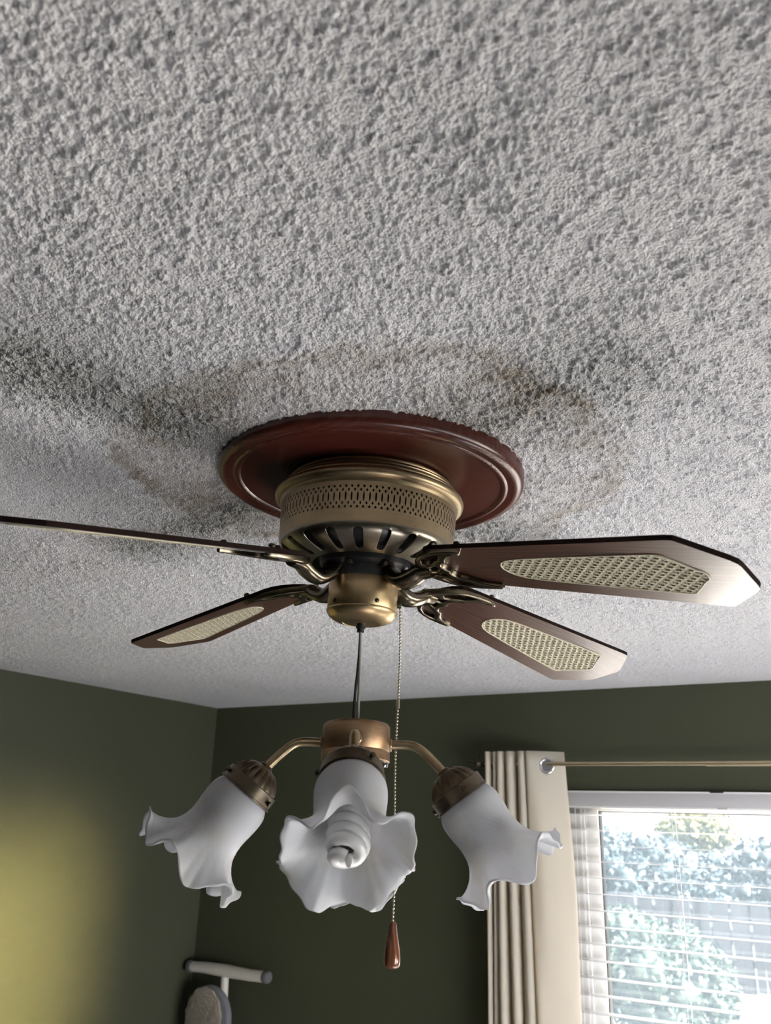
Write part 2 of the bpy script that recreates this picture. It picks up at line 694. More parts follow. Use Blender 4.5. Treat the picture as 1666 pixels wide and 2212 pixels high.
def room():
    structure(Mesh().box(XL - TH, XR + TH, YF - TH, YB + TH, -0.12, 0.0).build('floor', 'carpet', smooth=None))
    structure(Mesh().box(XL, XL - TH, YF - TH, YB + TH, 0, CEIL + 0.01).build('wall_left', 'green_paint', smooth=None))
    b = Mesh()
    b.box(XL, WX0, YB, YB + TH, 0, CEIL + 0.01)
    b.box(WX1, XR, YB, YB + TH, 0, CEIL + 0.01)
    b.box(WX0, WX1, YB, YB + TH, WZ1, CEIL + 0.01)
    b.box(WX0, WX1, YB, YB + TH, 0, WZ0)
    structure(b.build('wall_back', 'green_paint', smooth=None))
    b = Mesh()
    y0, y1, z0, z1 = -0.65, 1.75, 0.90, 1.65  # unseen opening, sized to lay a strip of sun on the floor
    b.box(XR, XR + TH, YF - TH, y0, 0, CEIL + 0.01)
    b.box(XR, XR + TH, y1, YB + TH, 0, CEIL + 0.01)
    b.box(XR, XR + TH, y0, y1, 0, z0)
    b.box(XR, XR + TH, y0, y1, z1, CEIL + 0.01)
    structure(b.build('wall_right', 'green_paint', smooth=None))
    structure(Mesh().box(XL, XR, YF - TH, YF, 0, CEIL + 0.01).build('wall_front', 'green_paint', smooth=None))
    for nm, bx in (('baseboard_back', (XL, XR, YB - 0.015, YB, 0, 0.09)), ('baseboard_left', (XL, XL + 0.015, YF, YB - 0.016, 0, 0.09))):
        structure(Mesh().box(*bx).build(nm, 'white_vinyl', smooth=None))
    # casing of the unseen side window, added to let sun reach the floor
    b = Mesh()
    for s in ((y0 - .05, y0, z0 - .05, z1 + .05), (y1, y1 + .05, z0 - .05, z1 + .05), (y0, y1, z1, z1 + .05), (y0, y1, z0 - .05, z0)):
        b.box(XR - 0.02, XR, s[0], s[1], s[2], s[3])
    structure(b.build('added_side_window', 'white_vinyl', smooth=None))


def popcorn_height():
    """tileable height map of sprayed popcorn texture: overlapping round lumps"""
    N, T = 1100, 1.0
    hm = np.zeros((N, N), np.float32)
    px = T / N
    for cnt, r0, r1, h0, h1 in ((50000, 0.0010, 0.0022, 0.0008, 0.0024), (14000, 0.0021, 0.0036, 0.0020, 0.0040), (6000, 0.0028, 0.0044, 0.0026, 0.0043)):
        xs, ys = RNG.uniform(0, N, cnt), RNG.uniform(0, N, cnt)
        rs, hs = RNG.uniform(r0, r1, cnt) / px, RNG.uniform(h0, h1, cnt)
        el = RNG.uniform(0.75, 1.3, cnt)
        for x, y, r, hh, e in zip(xs, ys, rs, hs, el):
            k = int(r * 1.3) + 1
            ii = np.arange(int(x) - k, int(x) + k + 2)
            jj = np.arange(int(y) - k, int(y) + k + 2)
            d = ((ii[:, None] - x) * e) ** 2 + ((jj[None, :] - y) / e) ** 2
            b = hh * np.sqrt(np.clip(1 - d / (r * r), 0, 1))
            ix = np.ix_(ii % N, jj % N)
            hm[ix] = np.maximum(hm[ix], b)
    # clumps: the spray is thicker in some spots than in others
    k = np.fft.fftfreq(N)[:, None] ** 2 + np.fft.fftfreq(N)[None, :] ** 2
    low = np.real(np.fft.ifft2(np.fft.fft2(RNG.normal(size=(N, N))) * np.exp(-k * 2 * (np.pi * 6.5) ** 2)))
    low /= low.std()
    hm *= np.clip(0.95 + 0.28 * low, 0.35, 1.7)
    return hm.astype(np.float32), T


def ceiling():
    c = structure(Mesh().box(XL - TH, XR + TH, YF - TH, YB + TH, CEIL + 0.0008, CEIL + 0.12).build('ceiling', 'popcorn_flat', smooth=None))
    hm, T = popcorn_height()
    N = hm.shape[0]
    g = lambda i, j: hm[i % N, j % N]

    def lumps(X, Y):
        u, v = (X / T * N) % N, (Y / T * N) % N
        iu, iv = u.astype(int), v.astype(int)
        fu, fv = u - iu, v - iv
        H = (g(iu, iv) * (1 - fu) * (1 - fv) + g(iu + 1, iv) * fu * (1 - fv) + g(iu, iv + 1) * (1 - fu) * fv + g(iu + 1, iv + 1) * fu * fv)
        # spray thins out near the walls
        edge = np.clip(np.minimum(np.minimum(X - XL, YB - Y), np.minimum(XR - X, Y - YF)) / 0.10, 0.15, 1.0)
        return CEIL - H * edge

    def grid(X, Y, ok):
        """faces between the rows and columns of a vertex grid, dropping what ok(centre) refuses"""
        nR, nA = X.shape
        Xc, Yc = np.clip(X, XL, XR), np.clip(Y, YF, YB)
        idx = np.arange(nA * nR).reshape(nR, nA)
        q = np.stack([idx[:-1, :-1], idx[:-1, 1:], idx[1:, 1:], idx[1:, :-1]], -1).reshape(-1, 4)
        q = q[ok(X.ravel(), Y.ravel(), q)]
        used = np.unique(q)
        remap = np.full(nA * nR, -1, np.int64)
        remap[used] = np.arange(len(used))
        Z = lumps(Xc, Yc)
        return np.stack([Xc, Yc, Z], -1).reshape(-1, 3)[used], remap[q]

    # the tessellation is finer on the side of the room with the fan and coarser behind; the lumps are laid out in room space
    a0 = math.radians(90) + YAW
    half = math.radians(44)
    az = a0 + np.arange(-half, half + 1e-6, math.radians(0.105))
    nr = int(math.log(3.9 / 0.22) / 0.0024)
    rr = 0.22 * np.exp(np.arange(nr) * 0.0024)
    A, R = np.meshgrid(az, rr)

    def in_room(x, y, q):
        okv = (x > XL - 0.02) & (y < YB + 0.02) & (x < XR + 0.02)
        return okv[q].all(1)
    co1, q1 = grid(CAM.x + R * np.cos(A), CAM.y + R * np.sin(A), in_room)

    def outside_fan_side(x, y, q):
        cx, cy = x[q].mean(1) - CAM.x, y[q].mean(1) - CAM.y
        d = np.abs((np.arctan2(cy, cx) - a0 + np.pi) % (2 * np.pi) - np.pi)
        r = np.hypot(cx, cy)
        return ~((d < half - 0.008 / np.maximum(r, 0.1)) & (r > 0.226))
    gx, gy = np.arange(XL, XR + 0.0075, 0.0075), np.arange(YF, YB + 0.0075, 0.0075)
    GX, GY = np.meshgrid(gx, gy)
    co2, q2 = grid(GX, GY, outside_fan_side)
    co = np.concatenate([co1, co2]).astype(np.float32)
    q = np.concatenate([q1, q2 + len(co1)])
    me = bpy.data.meshes.new('popcorn_texture')
    me.vertices.add(len(co))
    me.vertices.foreach_set('co', co.ravel())
    me.loops.add(q.size)
    me.loops.foreach_set('vertex_index', q.ravel().astype(np.int32))
    me.polygons.add(len(q))
    me.polygons.foreach_set('loop_start', (np.arange(len(q)) * 4).astype(np.int32))
    me.polygons.foreach_set('use_smooth', np.ones(len(q), bool))
    me.update()
    me.validate()
    me.materials.append(M['popcorn'])
    p = link('popcorn_texture', me, c)
    p['kind'] = 'stuff'


def main_window():
    y = YB
    w = structure(empty('window_1', (0, 0, 0)))
    # drywall return lining the opening
    b = Mesh()
    b.box(WX0, WX0 + 0.006, y + 0.001, y + TH, WZ0, WZ1)
    b.box(WX1 - 0.006, WX1, y + 0.001, y + TH, WZ0, WZ1)
    b.build('jamb_lining', 'cream_jamb', w, None)
    Mesh().box(WX0, WX1, y + 0.001, y + TH, WZ1 - 0.006, WZ1).build('head_lining', 'white_vinyl', w, None)
    Mesh().bbox(WX0 - 0.03, WX1 + 0.03, y - 0.03, y + TH, WZ0 - 0.02, WZ0 + 0.004, 0.004).build('window_sill', 'white_vinyl', w)
    # vinyl frame
    fx0, fx1, fz0, fz1 = WX0 + 0.006, WX1 - 0.006, WZ0 + 0.004, WZ1 - 0.006
    b = Mesh()
    ya, yc = y + 0.062, y + 0.130
    b.bbox(fx0, fx0 + 0.094, ya, yc, fz0, fz1, 0.003)
    b.bbox(fx1 - 0.026, fx1, ya, yc, fz0, fz1, 0.003)
    b.bbox(fx0 + 0.094, fx1 - 0.026, ya, yc, fz1 - 0.042, fz1, 0.003)
    b.bbox(fx0 + 0.094, fx1 - 0.026, ya, yc, fz0, fz0 + 0.04, 0.003)
    b.build('window_frame', 'white_vinyl', w)
    # sash
    sx0, sx1, sz0, sz1 = fx0 + 0.094, fx1 - 0.026, fz0 + 0.04, fz1 - 0.042
    ya, yc = y + 0.072, y + 0.118
    st = 0.042
    b = Mesh()
    b.bbox(sx0, sx0 + st, ya, yc, sz0, sz1, 0.004)
    b.bbox(sx1 - st, sx1, ya, yc, sz0, sz1, 0.004)
    b.bbox(sx0 + st, sx1 - st, ya, yc, sz1 - 0.010, sz1, 0.003)
    b.bbox(sx0 + st, sx1 - st, ya, yc, sz0, sz0 + st, 0.004)
    b.build('window_sash', 'white_vinyl', w)
    g = 0.0035
    b = Mesh()
    gx0, gx1, gz0, gz1 = sx0 + st, sx1 - st, sz0 + st, sz1 - 0.010
    b.box(gx0, gx0 + g, ya + 0.006, yc - 0.01, gz0, gz1)
    b.box(gx1 - g, gx1, ya + 0.006, yc - 0.01, gz0, gz1)
    b.box(gx0 + g, gx1 - g, ya + 0.006, yc - 0.01, gz1 - g, gz1)
    b.build('gasket', 'black_rubber', w, None)
    Mesh().box(gx0 + g, gx1 - g, y + 0.094, y + 0.098, gz0, gz1 - g).build('pane', 'window_glass', w, None)


room()
ceiling()
main_window()


# ------------------------------------------------------------------ ceiling fan
TILT = Vector((-0.0273, -0.0136, -1)).normalized()     # the fan hangs slightly out of plumb


def axis_matrix(ax, origin):
    z = -Vector(ax).normalized()
    x = (Vector((1, 0, 0)) - z * z.x).normalized()
    y = z.cross(x)
    mm = Matrix((x, y, z)).transposed().to_4x4()
    mm.translation = origin
    return mm


FAN = axis_matrix(TILT, Vector((0, 0, CEIL)))


def medallion():
    pr = [(0.0, -0.0125), (0.100, -0.0125), (0.168, -0.0125), (0.1735, -0.0132), (0.1755, -0.0165), (0.1785, -0.0185), (0.1815, -0.0180),
          (0.1835, -0.0160), (0.1865, -0.0168), (0.191, -0.0195), (0.1955, -0.0195), (0.2000, -0.0172), (0.2030, -0.0130),
          (0.2045, -0.0075), (0.2045, 0.0095)]
    pr = [(r, -0.0125 + (z + 0.0125) * 0.6 if z < -0.0125 else z) for r, z in pr]
    o = Mesh().lathe(pr, 128).build('ceiling_medallion', 'medallion_wood', smooth=40, matrix=FAN)
    thing(o, 'round red-brown wooden plate with moulded rim flat against the popcorn ceiling', 'medallion')


def wrap_band(cell, n, fn, sub):
    """repeat a flat unit cell (2d verts, faces) n times around and map it with fn(theta, s)"""
    mm = Mesh()
    v, f = cell
    st = 2 * math.pi / n
    for i in range(n):
        mm.add([fn((p[0] + i) * st, p[1]) for p in v], f)
    return mm


def weld(mm, dist=1e-5):
    bm = bmesh.new()
    vv = [bm.verts.new(p) for p in mm.v]
    for f in mm.f:
        try:
            bm.faces.new([vv[i] for i in f])
        except ValueError:
            pass
    bmesh.ops.remove_doubles(bm, verts=bm.verts[:], dist=dist)
    bmesh.ops.recalc_face_normals(bm, faces=bm.faces[:])
    bm.verts.index_update()
    mm.v = [x.co.copy() for x in bm.verts]
    mm.f = [tuple(x.index for x in f.verts) for f in bm.faces]
    bm.free()
    return mm


def thicken(mm, t):
    bm = bmesh.new()
    vv = [bm.verts.new(p) for p in mm.v]
    for f in mm.f:
        try:
            bm.faces.new([vv[i] for i in f])
        except ValueError:
            pass
    bmesh.ops.recalc_face_normals(bm, faces=bm.faces[:])
    bmesh.ops.solidify(bm, geom=bm.faces[:], thickness=t)
    bm.verts.index_update()
    mm.v = [x.co.copy() for x in bm.verts]
    mm.f = [tuple(x.index for x in f.verts) for f in bm.faces]
    bm.free()
    return mm


def solidify(o, t, offset=-1):
    md = o.modifiers.new('thickness', 'SOLIDIFY')
    md.thickness = t
    md.offset = offset
    return o


def blade_matrix(az, droop, pitch):
    """blade frame (u outward, v sideways, n up) in world space"""
    ax = Vector((-0.0497, -0.0027, -1)).normalized()
    a = math.radians(az)
    d = Vector((math.cos(a), math.sin(a), 0))
    d = (d - ax * d.dot(ax)).normalized()
    t = ax.cross(d)
    if t.dot(Vector((-math.sin(a), math.cos(a), 0))) < 0:
        t = -t
    u = (d + ax * droop).normalized()
    v = t + ax * math.tan(pitch)
    v = (v - u * v.dot(u)).normalized()
    n = u.cross(v)
    mm = Matrix((u, v, n)).transposed().to_4x4()
    mm.translation = Vector((0, 0, CEIL)) + ax * 0.1196
    return mm


BL_R, BL_C, BL_W, BL_E, BL_W0 = 0.500, 0.0395, 0.0746, 0.0255, 0.0484


def blade_outline():
    p = []
    # root is rounded, sides widen outward, tip has long cut corners
    sl = (BL_W - BL_W0) / (BL_R - BL_C - 0.15)
    wr = BL_W0 - 0.02 * sl
    for i in range(9):
        a = math.pi / 2 + math.pi * i / 8
        p.append((0.150 + 0.030 * math.cos(a), (wr) * math.sin(a)))
    low = [(BL_R - BL_C - 0.010, -BL_W + 0.0006), (BL_R - BL_C - 0.002, -BL_W + 0.001), (BL_R - BL_C + 0.006, -BL_W + 0.0095)]
    tip = [(BL_R - 0.006, -BL_E - 0.009), (BL_R - 0.001, -BL_E - 0.001), (BL_R, -BL_E + 0.005)]
    p += low + tip
    p += [(u, -v) for u, v in reversed(tip)] + [(u, -v) for u, v in reversed(low)]
    return p


def cane_outline():
    top = [(0.232, 0.0), (0.2335, 0.008), (0.2385, 0.0155), (0.247, 0.0215), (0.262, 0.026), (0.300, 0.0315), (0.350, 0.0375), (0.400, 0.043),
           (0.418, 0.0445), (0.424, 0.0425), (0.428, 0.036), (0.4345, 0.027), (0.439, 0.020), (0.4445, 0.012), (0.4485, 0.008), (0.4505, 0.0)]
    top = [(0.227 + (u - 0.232) * 1.075, v) for u, v in top]
    return top + [(u, -v) for u, v in reversed(top[1:-1])]


def blade_meshes():
    out = blade_outline()
    cane = cane_outline()
    th = 0.0055
    v, f = cut_plate(out, [cane])
    vt, ft = cut_plate(out, [])
    bm = bmesh.new()
    lowv = [bm.verts.new((p[0], p[1], 0)) for p in v]
    topv = [bm.verts.new((p[0], p[1], th)) for p in vt]
    for t in f:
        bm.faces.new([lowv[i] for i in reversed(t)]).material_index = 0
    for t in ft:
        bm.faces.new([topv[i] for i in t]).material_index = 1
    k = len(out)
    for i in range(k):
        j = (i + 1) % k
        bm.faces.new((lowv[i], lowv[j], topv[j], topv[i])).material_index = 1
    # recess wall for the cane insert
    kc = len(cane)
    up = [bm.verts.new((p[0], p[1], 0.0022)) for p in cane]
    for i in range(kc):
        j = (i + 1) % kc
        bm.faces.new((lowv[k + j], lowv[k + i], up[i], up[j])).material_index = 1
    bmesh.ops.recalc_face_normals(bm, faces=bm.faces[:])
    me = bpy.data.meshes.new('blade')
    bm.to_mesh(me)
    bm.free()
    me.materials.append(M['blade_walnut'])
    me.materials.append(M['blade_edge'])
    # woven cane with a real over-and-under relief
    pu, pv = 0.0115, 0.0125
    nu, nv = 220, 92
    us = np.linspace(0.226, 0.463, nu)
    vs = np.linspace(-0.0455, 0.0455, nv)
    U, V = np.meshgrid(us, vs, indexing='ij')
    a, b = U / pu, V / pv

    def cell(x, y):
        x = (x + 0.5) % 1 - 0.5
        y = (y + 0.5) % 1 - 0.5
        return np.sqrt((x / 0.33) ** 2 + (y / 0.24) ** 2)
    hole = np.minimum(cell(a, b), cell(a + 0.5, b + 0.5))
    weave = 0.0006 * np.cos(2 * np.pi * (a + b)) * np.cos(2 * np.pi * (a - b))
    Zc = np.where(hole < 1, -0.0016 * np.sqrt(np.clip(1 - hole, 0, 1)) * -1 + 0.0006, -0.0006 + weave)
    inb = np.array([[inside((x, y), cane) for y in vs] for x in us])
    idx = -np.ones((nu, nv), int)
    verts, faces, mats = [], [], []
    for i in range(nu - 1):
        for j in range(nv - 1):
            if inb[i:i + 2, j:j + 2].all():
                q = []
                for (x, y) in ((i, j), (i, j + 1), (i + 1, j + 1), (i + 1, j)):
                    if idx[x, y] < 0:
                        idx[x, y] = len(verts)
                        verts.append((us[x], vs[y], Zc[x, y]))
                    q.append(idx[x, y])
                faces.append(tuple(int(z) for z in q))
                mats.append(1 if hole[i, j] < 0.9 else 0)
    mc = bpy.data.meshes.new('cane_panel')
    mc.from_pydata(verts, [], faces)
    mc.materials.append(M['cane'])
    mc.materials.append(M['cane_gap_shade'])
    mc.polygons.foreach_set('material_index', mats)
    mc.polygons.foreach_set('use_smooth', [True] * len(faces))
    mc.update()
    # rim that frames the cane, with a beaded edge
    rim = Mesh()
    loop = [Vector((p[0], p[1], -0.0002)) for p in cane]
    rim.tube(loop + [loop[0]], 0.0011, 6, cap=False)
    mr = bpy.data.meshes.new('cane_rim')
    mr.from_pydata(rim.v, [], rim.f)
    mr.materials.append(M['cane'])
    mr.polygons.foreach_set('use_smooth', [True] * len(rim.f))
    return me, mc, mr


def iron_mesh():
    """forked leaf-shaped bracket under the blade root, swept arm to the hub"""
    half = [(0.100, 0.0085), (0.106, 0.0125), (0.112, 0.021), (0.120, 0.031), (0.131, 0.040), (0.146, 0.0465), (0.163, 0.0500), (0.180, 0.0510),
            (0.1935, 0.0500), (0.1985, 0.0465), (0.1965, 0.0430), (0.1875, 0.0425), (0.1760, 0.0385), (0.1680, 0.0325), (0.1625, 0.0255),
            (0.1600, 0.0222), (0.1550, 0.0215), (0.1500, 0.0175), (0.1465, 0.0110), (0.1475, 0.0045), (0.1510, 0.0)]
    outer = half + [(u, -v) for u, v in reversed(half[:-1])]
    hA = [(0.1235, 0.0215), (0.1300, 0.0310), (0.1420, 0.0390), (0.1560, 0.0430), (0.1660, 0.0440), (0.1600, 0.0375), (0.1540, 0.0300), (0.1470, 0.0275), (0.1380, 0.0215), (0.1300, 0.0165)]
    hB = [(0.1210, 0.0090), (0.1300, 0.0110), (0.1400, 0.0150), (0.1385, 0.0060), (0.1330, 0.0030), (0.1240, 0.0030)]
    holes = []
    for hh in (hA, hB):
        holes += [hh, [(u, -v) for u, v in reversed(hh)]]
    v, f = cut_plate(outer, holes)
    bm = bmesh.new()

    def dome(p):
        # the leaf is cast with a rounded face that swells toward the neck
        return -0.0058 - 0.0040 * max(0.0, 1 - (p[0] - 0.10) / 0.08)
    lo = [bm.verts.new((p[0], p[1], dome(p))) for p in v]
    hi = [bm.verts.new((p[0], p[1], -0.0006)) for p in v]
    for t in f:
        bm.faces.new([lo[i] for i in reversed(t)])
        bm.faces.new([hi[i] for i in t])
    k = 0
    for loop in [outer] + holes:
        n = len(loop)
        for i in range(n):
            a, b = k + i, k + (i + 1) % n
            try:
                bm.faces.new((lo[a], lo[b], hi[b], hi[a]))
            except ValueError:
                pass
        k += n
    bmesh.ops.recalc_face_normals(bm, faces=bm.faces[:])
    eds = [e for e in bm.edges if len(e.link_faces) == 2 and all(x.co.z < -0.003 for x in e.verts) and e.calc_face_angle(0) > 0.9]
    bmesh.ops.bevel(bm, geom=eds, offset=0.0017, segments=2, profile=0.5, affect='EDGES', clamp_overlap=True)
    mm = Mesh()
    bm.verts.index_update()
    mm.add([x.co.copy() for x in bm.verts], [[x.index for x in q.verts] for q in bm.faces])
    bm.free()
    arm = smooth_path([(0.040, 0, -0.004), (0.050, 0, -0.009), (0.062, 0, -0.0175), (0.078, 0, -0.0225), (0.094, 0, -0.0165), (0.106, 0, -0.0085), (0.122, 0, -0.0050)], 5)
    n = len(arm)
    rad = [0.0100 + 0.0035 * math.sin(math.pi * i / (n - 1)) + (0.002 * i / n) for i in range(n)]
    mm.tube(arm, rad, 14, flat=0.70)
    me = bpy.data.meshes.new('blade_iron')
    me.from_pydata(mm.v, [], mm.f)
    me.materials.append(M['iron_brass'])
    me.polygons.foreach_set('use_smooth', [True] * len(mm.f))
    me.set_sharp_from_angle(angle=math.radians(50))
    sc = Mesh()
    # screw runs from its head under the iron to the nut above the blade
    sc.lathe([(0.0, -0.0062), (0.0022, -0.0060), (0.0034, -0.0050), (0.0034, -0.0043), (0.0022, -0.0042), (0.0022, 0.0060), (0.0040, 0.0060), (0.0040, 0.0085), (0.0025, 0.0100), (0.0, 0.0104)], 12)
    ms = bpy.data.meshes.new('screw')
    ms.from_pydata(sc.v, [], sc.f)
    ms.materials.append(M['dark_bronze'])
    ms.polygons.foreach_set('use_smooth', [True] * len(sc.f))
    return me, ms


def ceiling_fan():
    fan = empty('ceiling_fan', matrix=FAN)
    thing(fan, 'flush-mount ceiling fan in antique brass with four dark wooden cane-panelled blades', 'ceiling fan')
    # stepped collar
    pr = [(0.1020, -0.0128), (0.1075, -0.0130), (0.1098, -0.0145), (0.1104, -0.0165), (0.1096, -0.0183), (0.1088, -0.0190), (0.1118, -0.0196), (0.1142, -0.0212),
          (0.1150, -0.0232), (0.1140, -0.0250), (0.1130, -0.0256), (0.1165, -0.0262), (0.1192, -0.0278), (0.1202, -0.0298), (0.1195, -0.0316), (0.1186, -0.0322),
          (0.1222, -0.0328), (0.1248, -0.0345), (0.1258, -0.0372), (0.1252, -0.0405), (0.1228, -0.0432), (0.1200, -0.0444), (0.1182, -0.0450), (0.1178, -0.0470),
          (0.1166, -0.0490), (0.1163, -0.0504)]
    Mesh().lathe(pr, 112).build('collar', 'antique_brass', fan, smooth=50)
    # pierced band: every opening is cut through
    zt, zb = -0.0504, -0.1007
    n = 98
    hh = -(0.0545 + 0.0860) / 2

    def tri(cx, cy, s, d):
        return [(cx - 0.30 * s, cy + 0.0013 * d), (cx, cy + 0.0017 * d), (cx + 0.30 * s, cy + 0.0013 * d), (cx + 0.26 * s, cy - 0.0004 * d),
                (cx, cy - 0.0019 * d), (cx - 0.26 * s, cy - 0.0004 * d)]
    outer = [(0, zb), (0.5, zb), (1, zb)] + [(1, zb + (zt - zb) * t) for t in (0.25, 0.5, 0.75)] + [(1, zt), (0.5, zt), (0, zt)] + [(0, zb + (zt - zb) * t) for t in (0.75, 0.5, 0.25)]
    holes = [tri(0.5, hh + 0.0128, 0.62, 1), tri(0.5, hh - 0.0128, 0.62, -1), slot_n(0.5, hh, 0.145, 0.0060)]
    half = []
    for dz in (0.0083, -0.0083):
        # these openings straddle the cell border: cut one half on either side
        half.append((hh + dz))
    o2 = [(0, zb), (0.5, zb), (1, zb)]
    side_r, side_l = [], []
    for z in sorted(half):
        for i in range(7):
            a = -math.pi / 2 + math.pi * i / 6
            side_r.append((1 - 0.15 * math.cos(a), z + 0.0019 * math.sin(a)))
    o2 += side_r + [(1, zt), (0.5, zt), (0, zt)]
    side_l = [(1 - x, z) for x, z in reversed(side_r)]
    o2 += side_l
    cell = cut_plate(o2, holes)

    def band(th, z):
        r = 0.1163 + (0.1144 - 0.1163) * (z - zt) / (zb - zt)
        return (r * math.cos(th), r * math.sin(th), z)
    b = weld(wrap_band(cell, n, band, 1))
    thicken(b, 0.0009).build('pierced_band', 'antique_brass', fan, smooth=30)
    # slotted bowl
    prof = [(0.1144, -0.1007), (0.1140, -0.1045), (0.1118, -0.1085), (0.1075, -0.1122), (0.1000, -0.1160), (0.0900, -0.1198), (0.0800, -0.1226), (0.0720, -0.1243), (0.0680, -0.1250)]
    dl = [0]
    for i in range(1, len(prof)):
        dl.append(dl[-1] + math.dist(prof[i], prof[i - 1]))
    L = dl[-1]

    def bowl(th, s):
        s = min(max(s, 0), 1) * L
        for i in range(1, len(prof)):
            if s <= dl[i] + 1e-9:
                t = (s - dl[i - 1]) / (dl[i] - dl[i - 1])
                r = prof[i - 1][0] + t * (prof[i][0] - prof[i - 1][0])
                z = prof[i - 1][1] + t * (prof[i][1] - prof[i - 1][1])
                return (r * math.cos(th), r * math.sin(th), z)
    # the slot cell carries extra rows of vertices so that it follows the curve
    outer = []
    rows = [d / L for d in dl]
    outer += [(x, 0) for x in (0, 0.25, 0.5, 0.75)] + [(1, r) for r in rows] + [(x, 1) for x in (0.75, 0.5, 0.25)] + [(0, r) for r in reversed(rows[1:])]
    outer = [p for i, p in enumerate(outer) if p not in outer[:i]]

    def bslot():
        p = []
        s0, s1 = 0.13, 0.86
        k = 8
        for i in range(k + 1):
            a = math.pi * i / k
            p.append((0.5 + 0.19 * math.cos(a), s1 - 0.07 + 0.07 * math.sin(a)))
        for s in (0.62, 0.48, 0.36):
            p.append((0.5 - 0.19 + 0.02 * (0.7 - s), s))
        for i in range(k + 1):
            a = math.pi + math.pi * i / k
            p.append((0.5 + 0.175 * math.cos(a), s0 + 0.07 + 0.07 * math.sin(a)))
        for s in (0.36, 0.48, 0.62):
            p.append((0.5 + 0.19 - 0.02 * (0.7 - s), s))
        return p
    sl = bslot()
    extra = [(x, r) for r in rows[1:-1] for x in (0.08, 0.16, 0.24, 0.32, 0.42, 0.5, 0.58, 0.68, 0.76, 0.84, 0.92) if not inside((x, r), sl)]
    extra = [p for p in extra if min(math.hypot(p[0] - q_[0], p[1] - q_[1]) for q_ in sl) > 0.03]
    v, f = cut_plate(outer, [sl], extra)
    b = weld(wrap_band((v, f), 20, bowl, 1))
    o = thicken(b, 0.0016).build('vented_bowl', 'bowl_brass', fan, smooth=40)
    md = o.modifiers.new('soft_edges', 'BEVEL')
    md.width = 0.0005
    md.segments = 1
    md.limit_method = 'ANGLE'
    md.angle_limit = math.radians(60)
    # dark motor inside and below the bowl
    b = Mesh().lathe([(0.0, -0.030), (0.100, -0.030), (0.1085, -0.045), (0.1075, -0.098), (0.098, -0.110), (0.074, -0.117), (0.060, -0.118), (0.058, -0.128), (0.052, -0.131), (0.046, -0.132), (0.045, -0.146), (0, -0.146)], 64)
    b.build('motor', 'motor_black', fan, smooth=40)
    for i in range(8):
        fl = Mesh()
        a = 2 * math.pi * (i + 0.3) / 8
        t = Matrix.Rotation(a, 4, 'Z') @ Matrix.Translation((0.053, 0, -0.1335)) @ Matrix.Rotation(math.pi / 2, 4, 'Y')
        fl.lathe([(0.0030, -0.003), (0.0034, 0.004), (0.0028, 0.0065), (0, 0.007)], 10, t)
        fl.build('flywheel_screw', 'dark_bronze', fan, smooth=40)
    # switch cup
    Mesh().lathe([(0.040, -0.1435), (0.0440, -0.1438), (0.0447, -0.1450), (0.0447, -0.1835), (0.0440, -0.1845)], 72).build('switch_cup', 'cup_brass', fan, smooth=40)
    cap = Mesh().lathe([(0.0440, -0.1838), (0.0452, -0.1843), (0.0455, -0.1858), (0.0446, -0.1880), (0.0420, -0.1918), (0.0375, -0.1955), (0.0315, -0.1982),
                        (0.0240, -0.1998), (0.0235, -0.1994), (0.0120, -0.2003), (0.0, -0.2005)], 72).build('cup_cap', 'cup_brass', fan, smooth=40)
    base = -57.8
    for a in (-62, -2 + 14, 118, 178):
        t = Matrix.Rotation(math.radians(base + a + 12), 4, 'Z') @ Matrix.Translation((0.0445, 0, -0.1785)) @ Matrix.Rotation(math.pi / 2, 4, 'Y')
        Mesh().lathe([(0.0026, -0.001), (0.0028, 0.0008), (0.0018, 0.0018), (0, 0.002)], 12, t).build('cup_screw', 'dark_bronze', fan, smooth=40)
    b = Mesh().lathe([(0.0, -0.1995), (0.0052, -0.1998), (0.0052, -0.2030), (0.0062, -0.2035), (0.0062, -0.2062), (0.0045, -0.2066), (0.0045, -0.2110), (0.0, -0.2115)], 20)
    b.build('cord_bushing', 'black_rubber', fan, smooth=40)

    # blades and irons
    me, mc, mr = blade_meshes()
    mi, ms = iron_mesh()
    inv = FAN.inverted()
    for az, dr in ((-12.64, 0.1594), (68.74, 0.1546), (165.54, 0.1558), (256.86, 0.1623)):
        mt = inv @ blade_matrix(az, dr, 0.1977)
        bo = link('blade', me, fan, mt)
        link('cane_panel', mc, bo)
        link('cane_rim', mr, bo)
        io = link('blade_iron', mi, fan, mt)
        for (u, vv) in ((0.1905, 0.0463), (0.1905, -0.0463), (0.146, 0.0)):
            link('screw', ms, io, Matrix.Translation((u, vv, 0)))

    # pull chain
    sw = Matrix.Rotation(math.radians(31.5), 4, 'Z')
    px, pz = 0.0505, -0.1725
    b = Mesh().lathe([(0.0048, 0.040), (0.0048, 0.0475), (0.0040, 0.0500), (0.0, 0.0505)], 16, sw @ Matrix.Translation((0, 0, pz)) @ Matrix.Rotation(math.pi / 2, 4, 'Y'))
    ps = b.build('pull_switch', 'dark_bronze', fan, smooth=40)
    top = FAN @ (sw @ Vector((0.0487, 0, pz - 0.006)))
    ch = Mesh()
    z = top.z
    zend = CEIL - 0.5435
    k = 0
    pts = []
    while z > zend:
        s = (top.z - z) / (top.z - zend)
        wob = 0.0012 * math.sin(9 * s) - 0.001 * s
        c = Vector((top.x, top.y, z)) + Vector(CR) * wob
        pts.append(c)
        if 28 <= k <= 30:
            if k == 29:
                ch.tube([c + Vector((0, 0, 0.0055)), c - Vector((0, 0, 0.0055))], 0.0026, 8)
        else:
            ch.sphere(c, 0.00165, 8, 6)
        z -= 0.0041
        k += 1
    ch.tube(pts, 0.00045, 5)
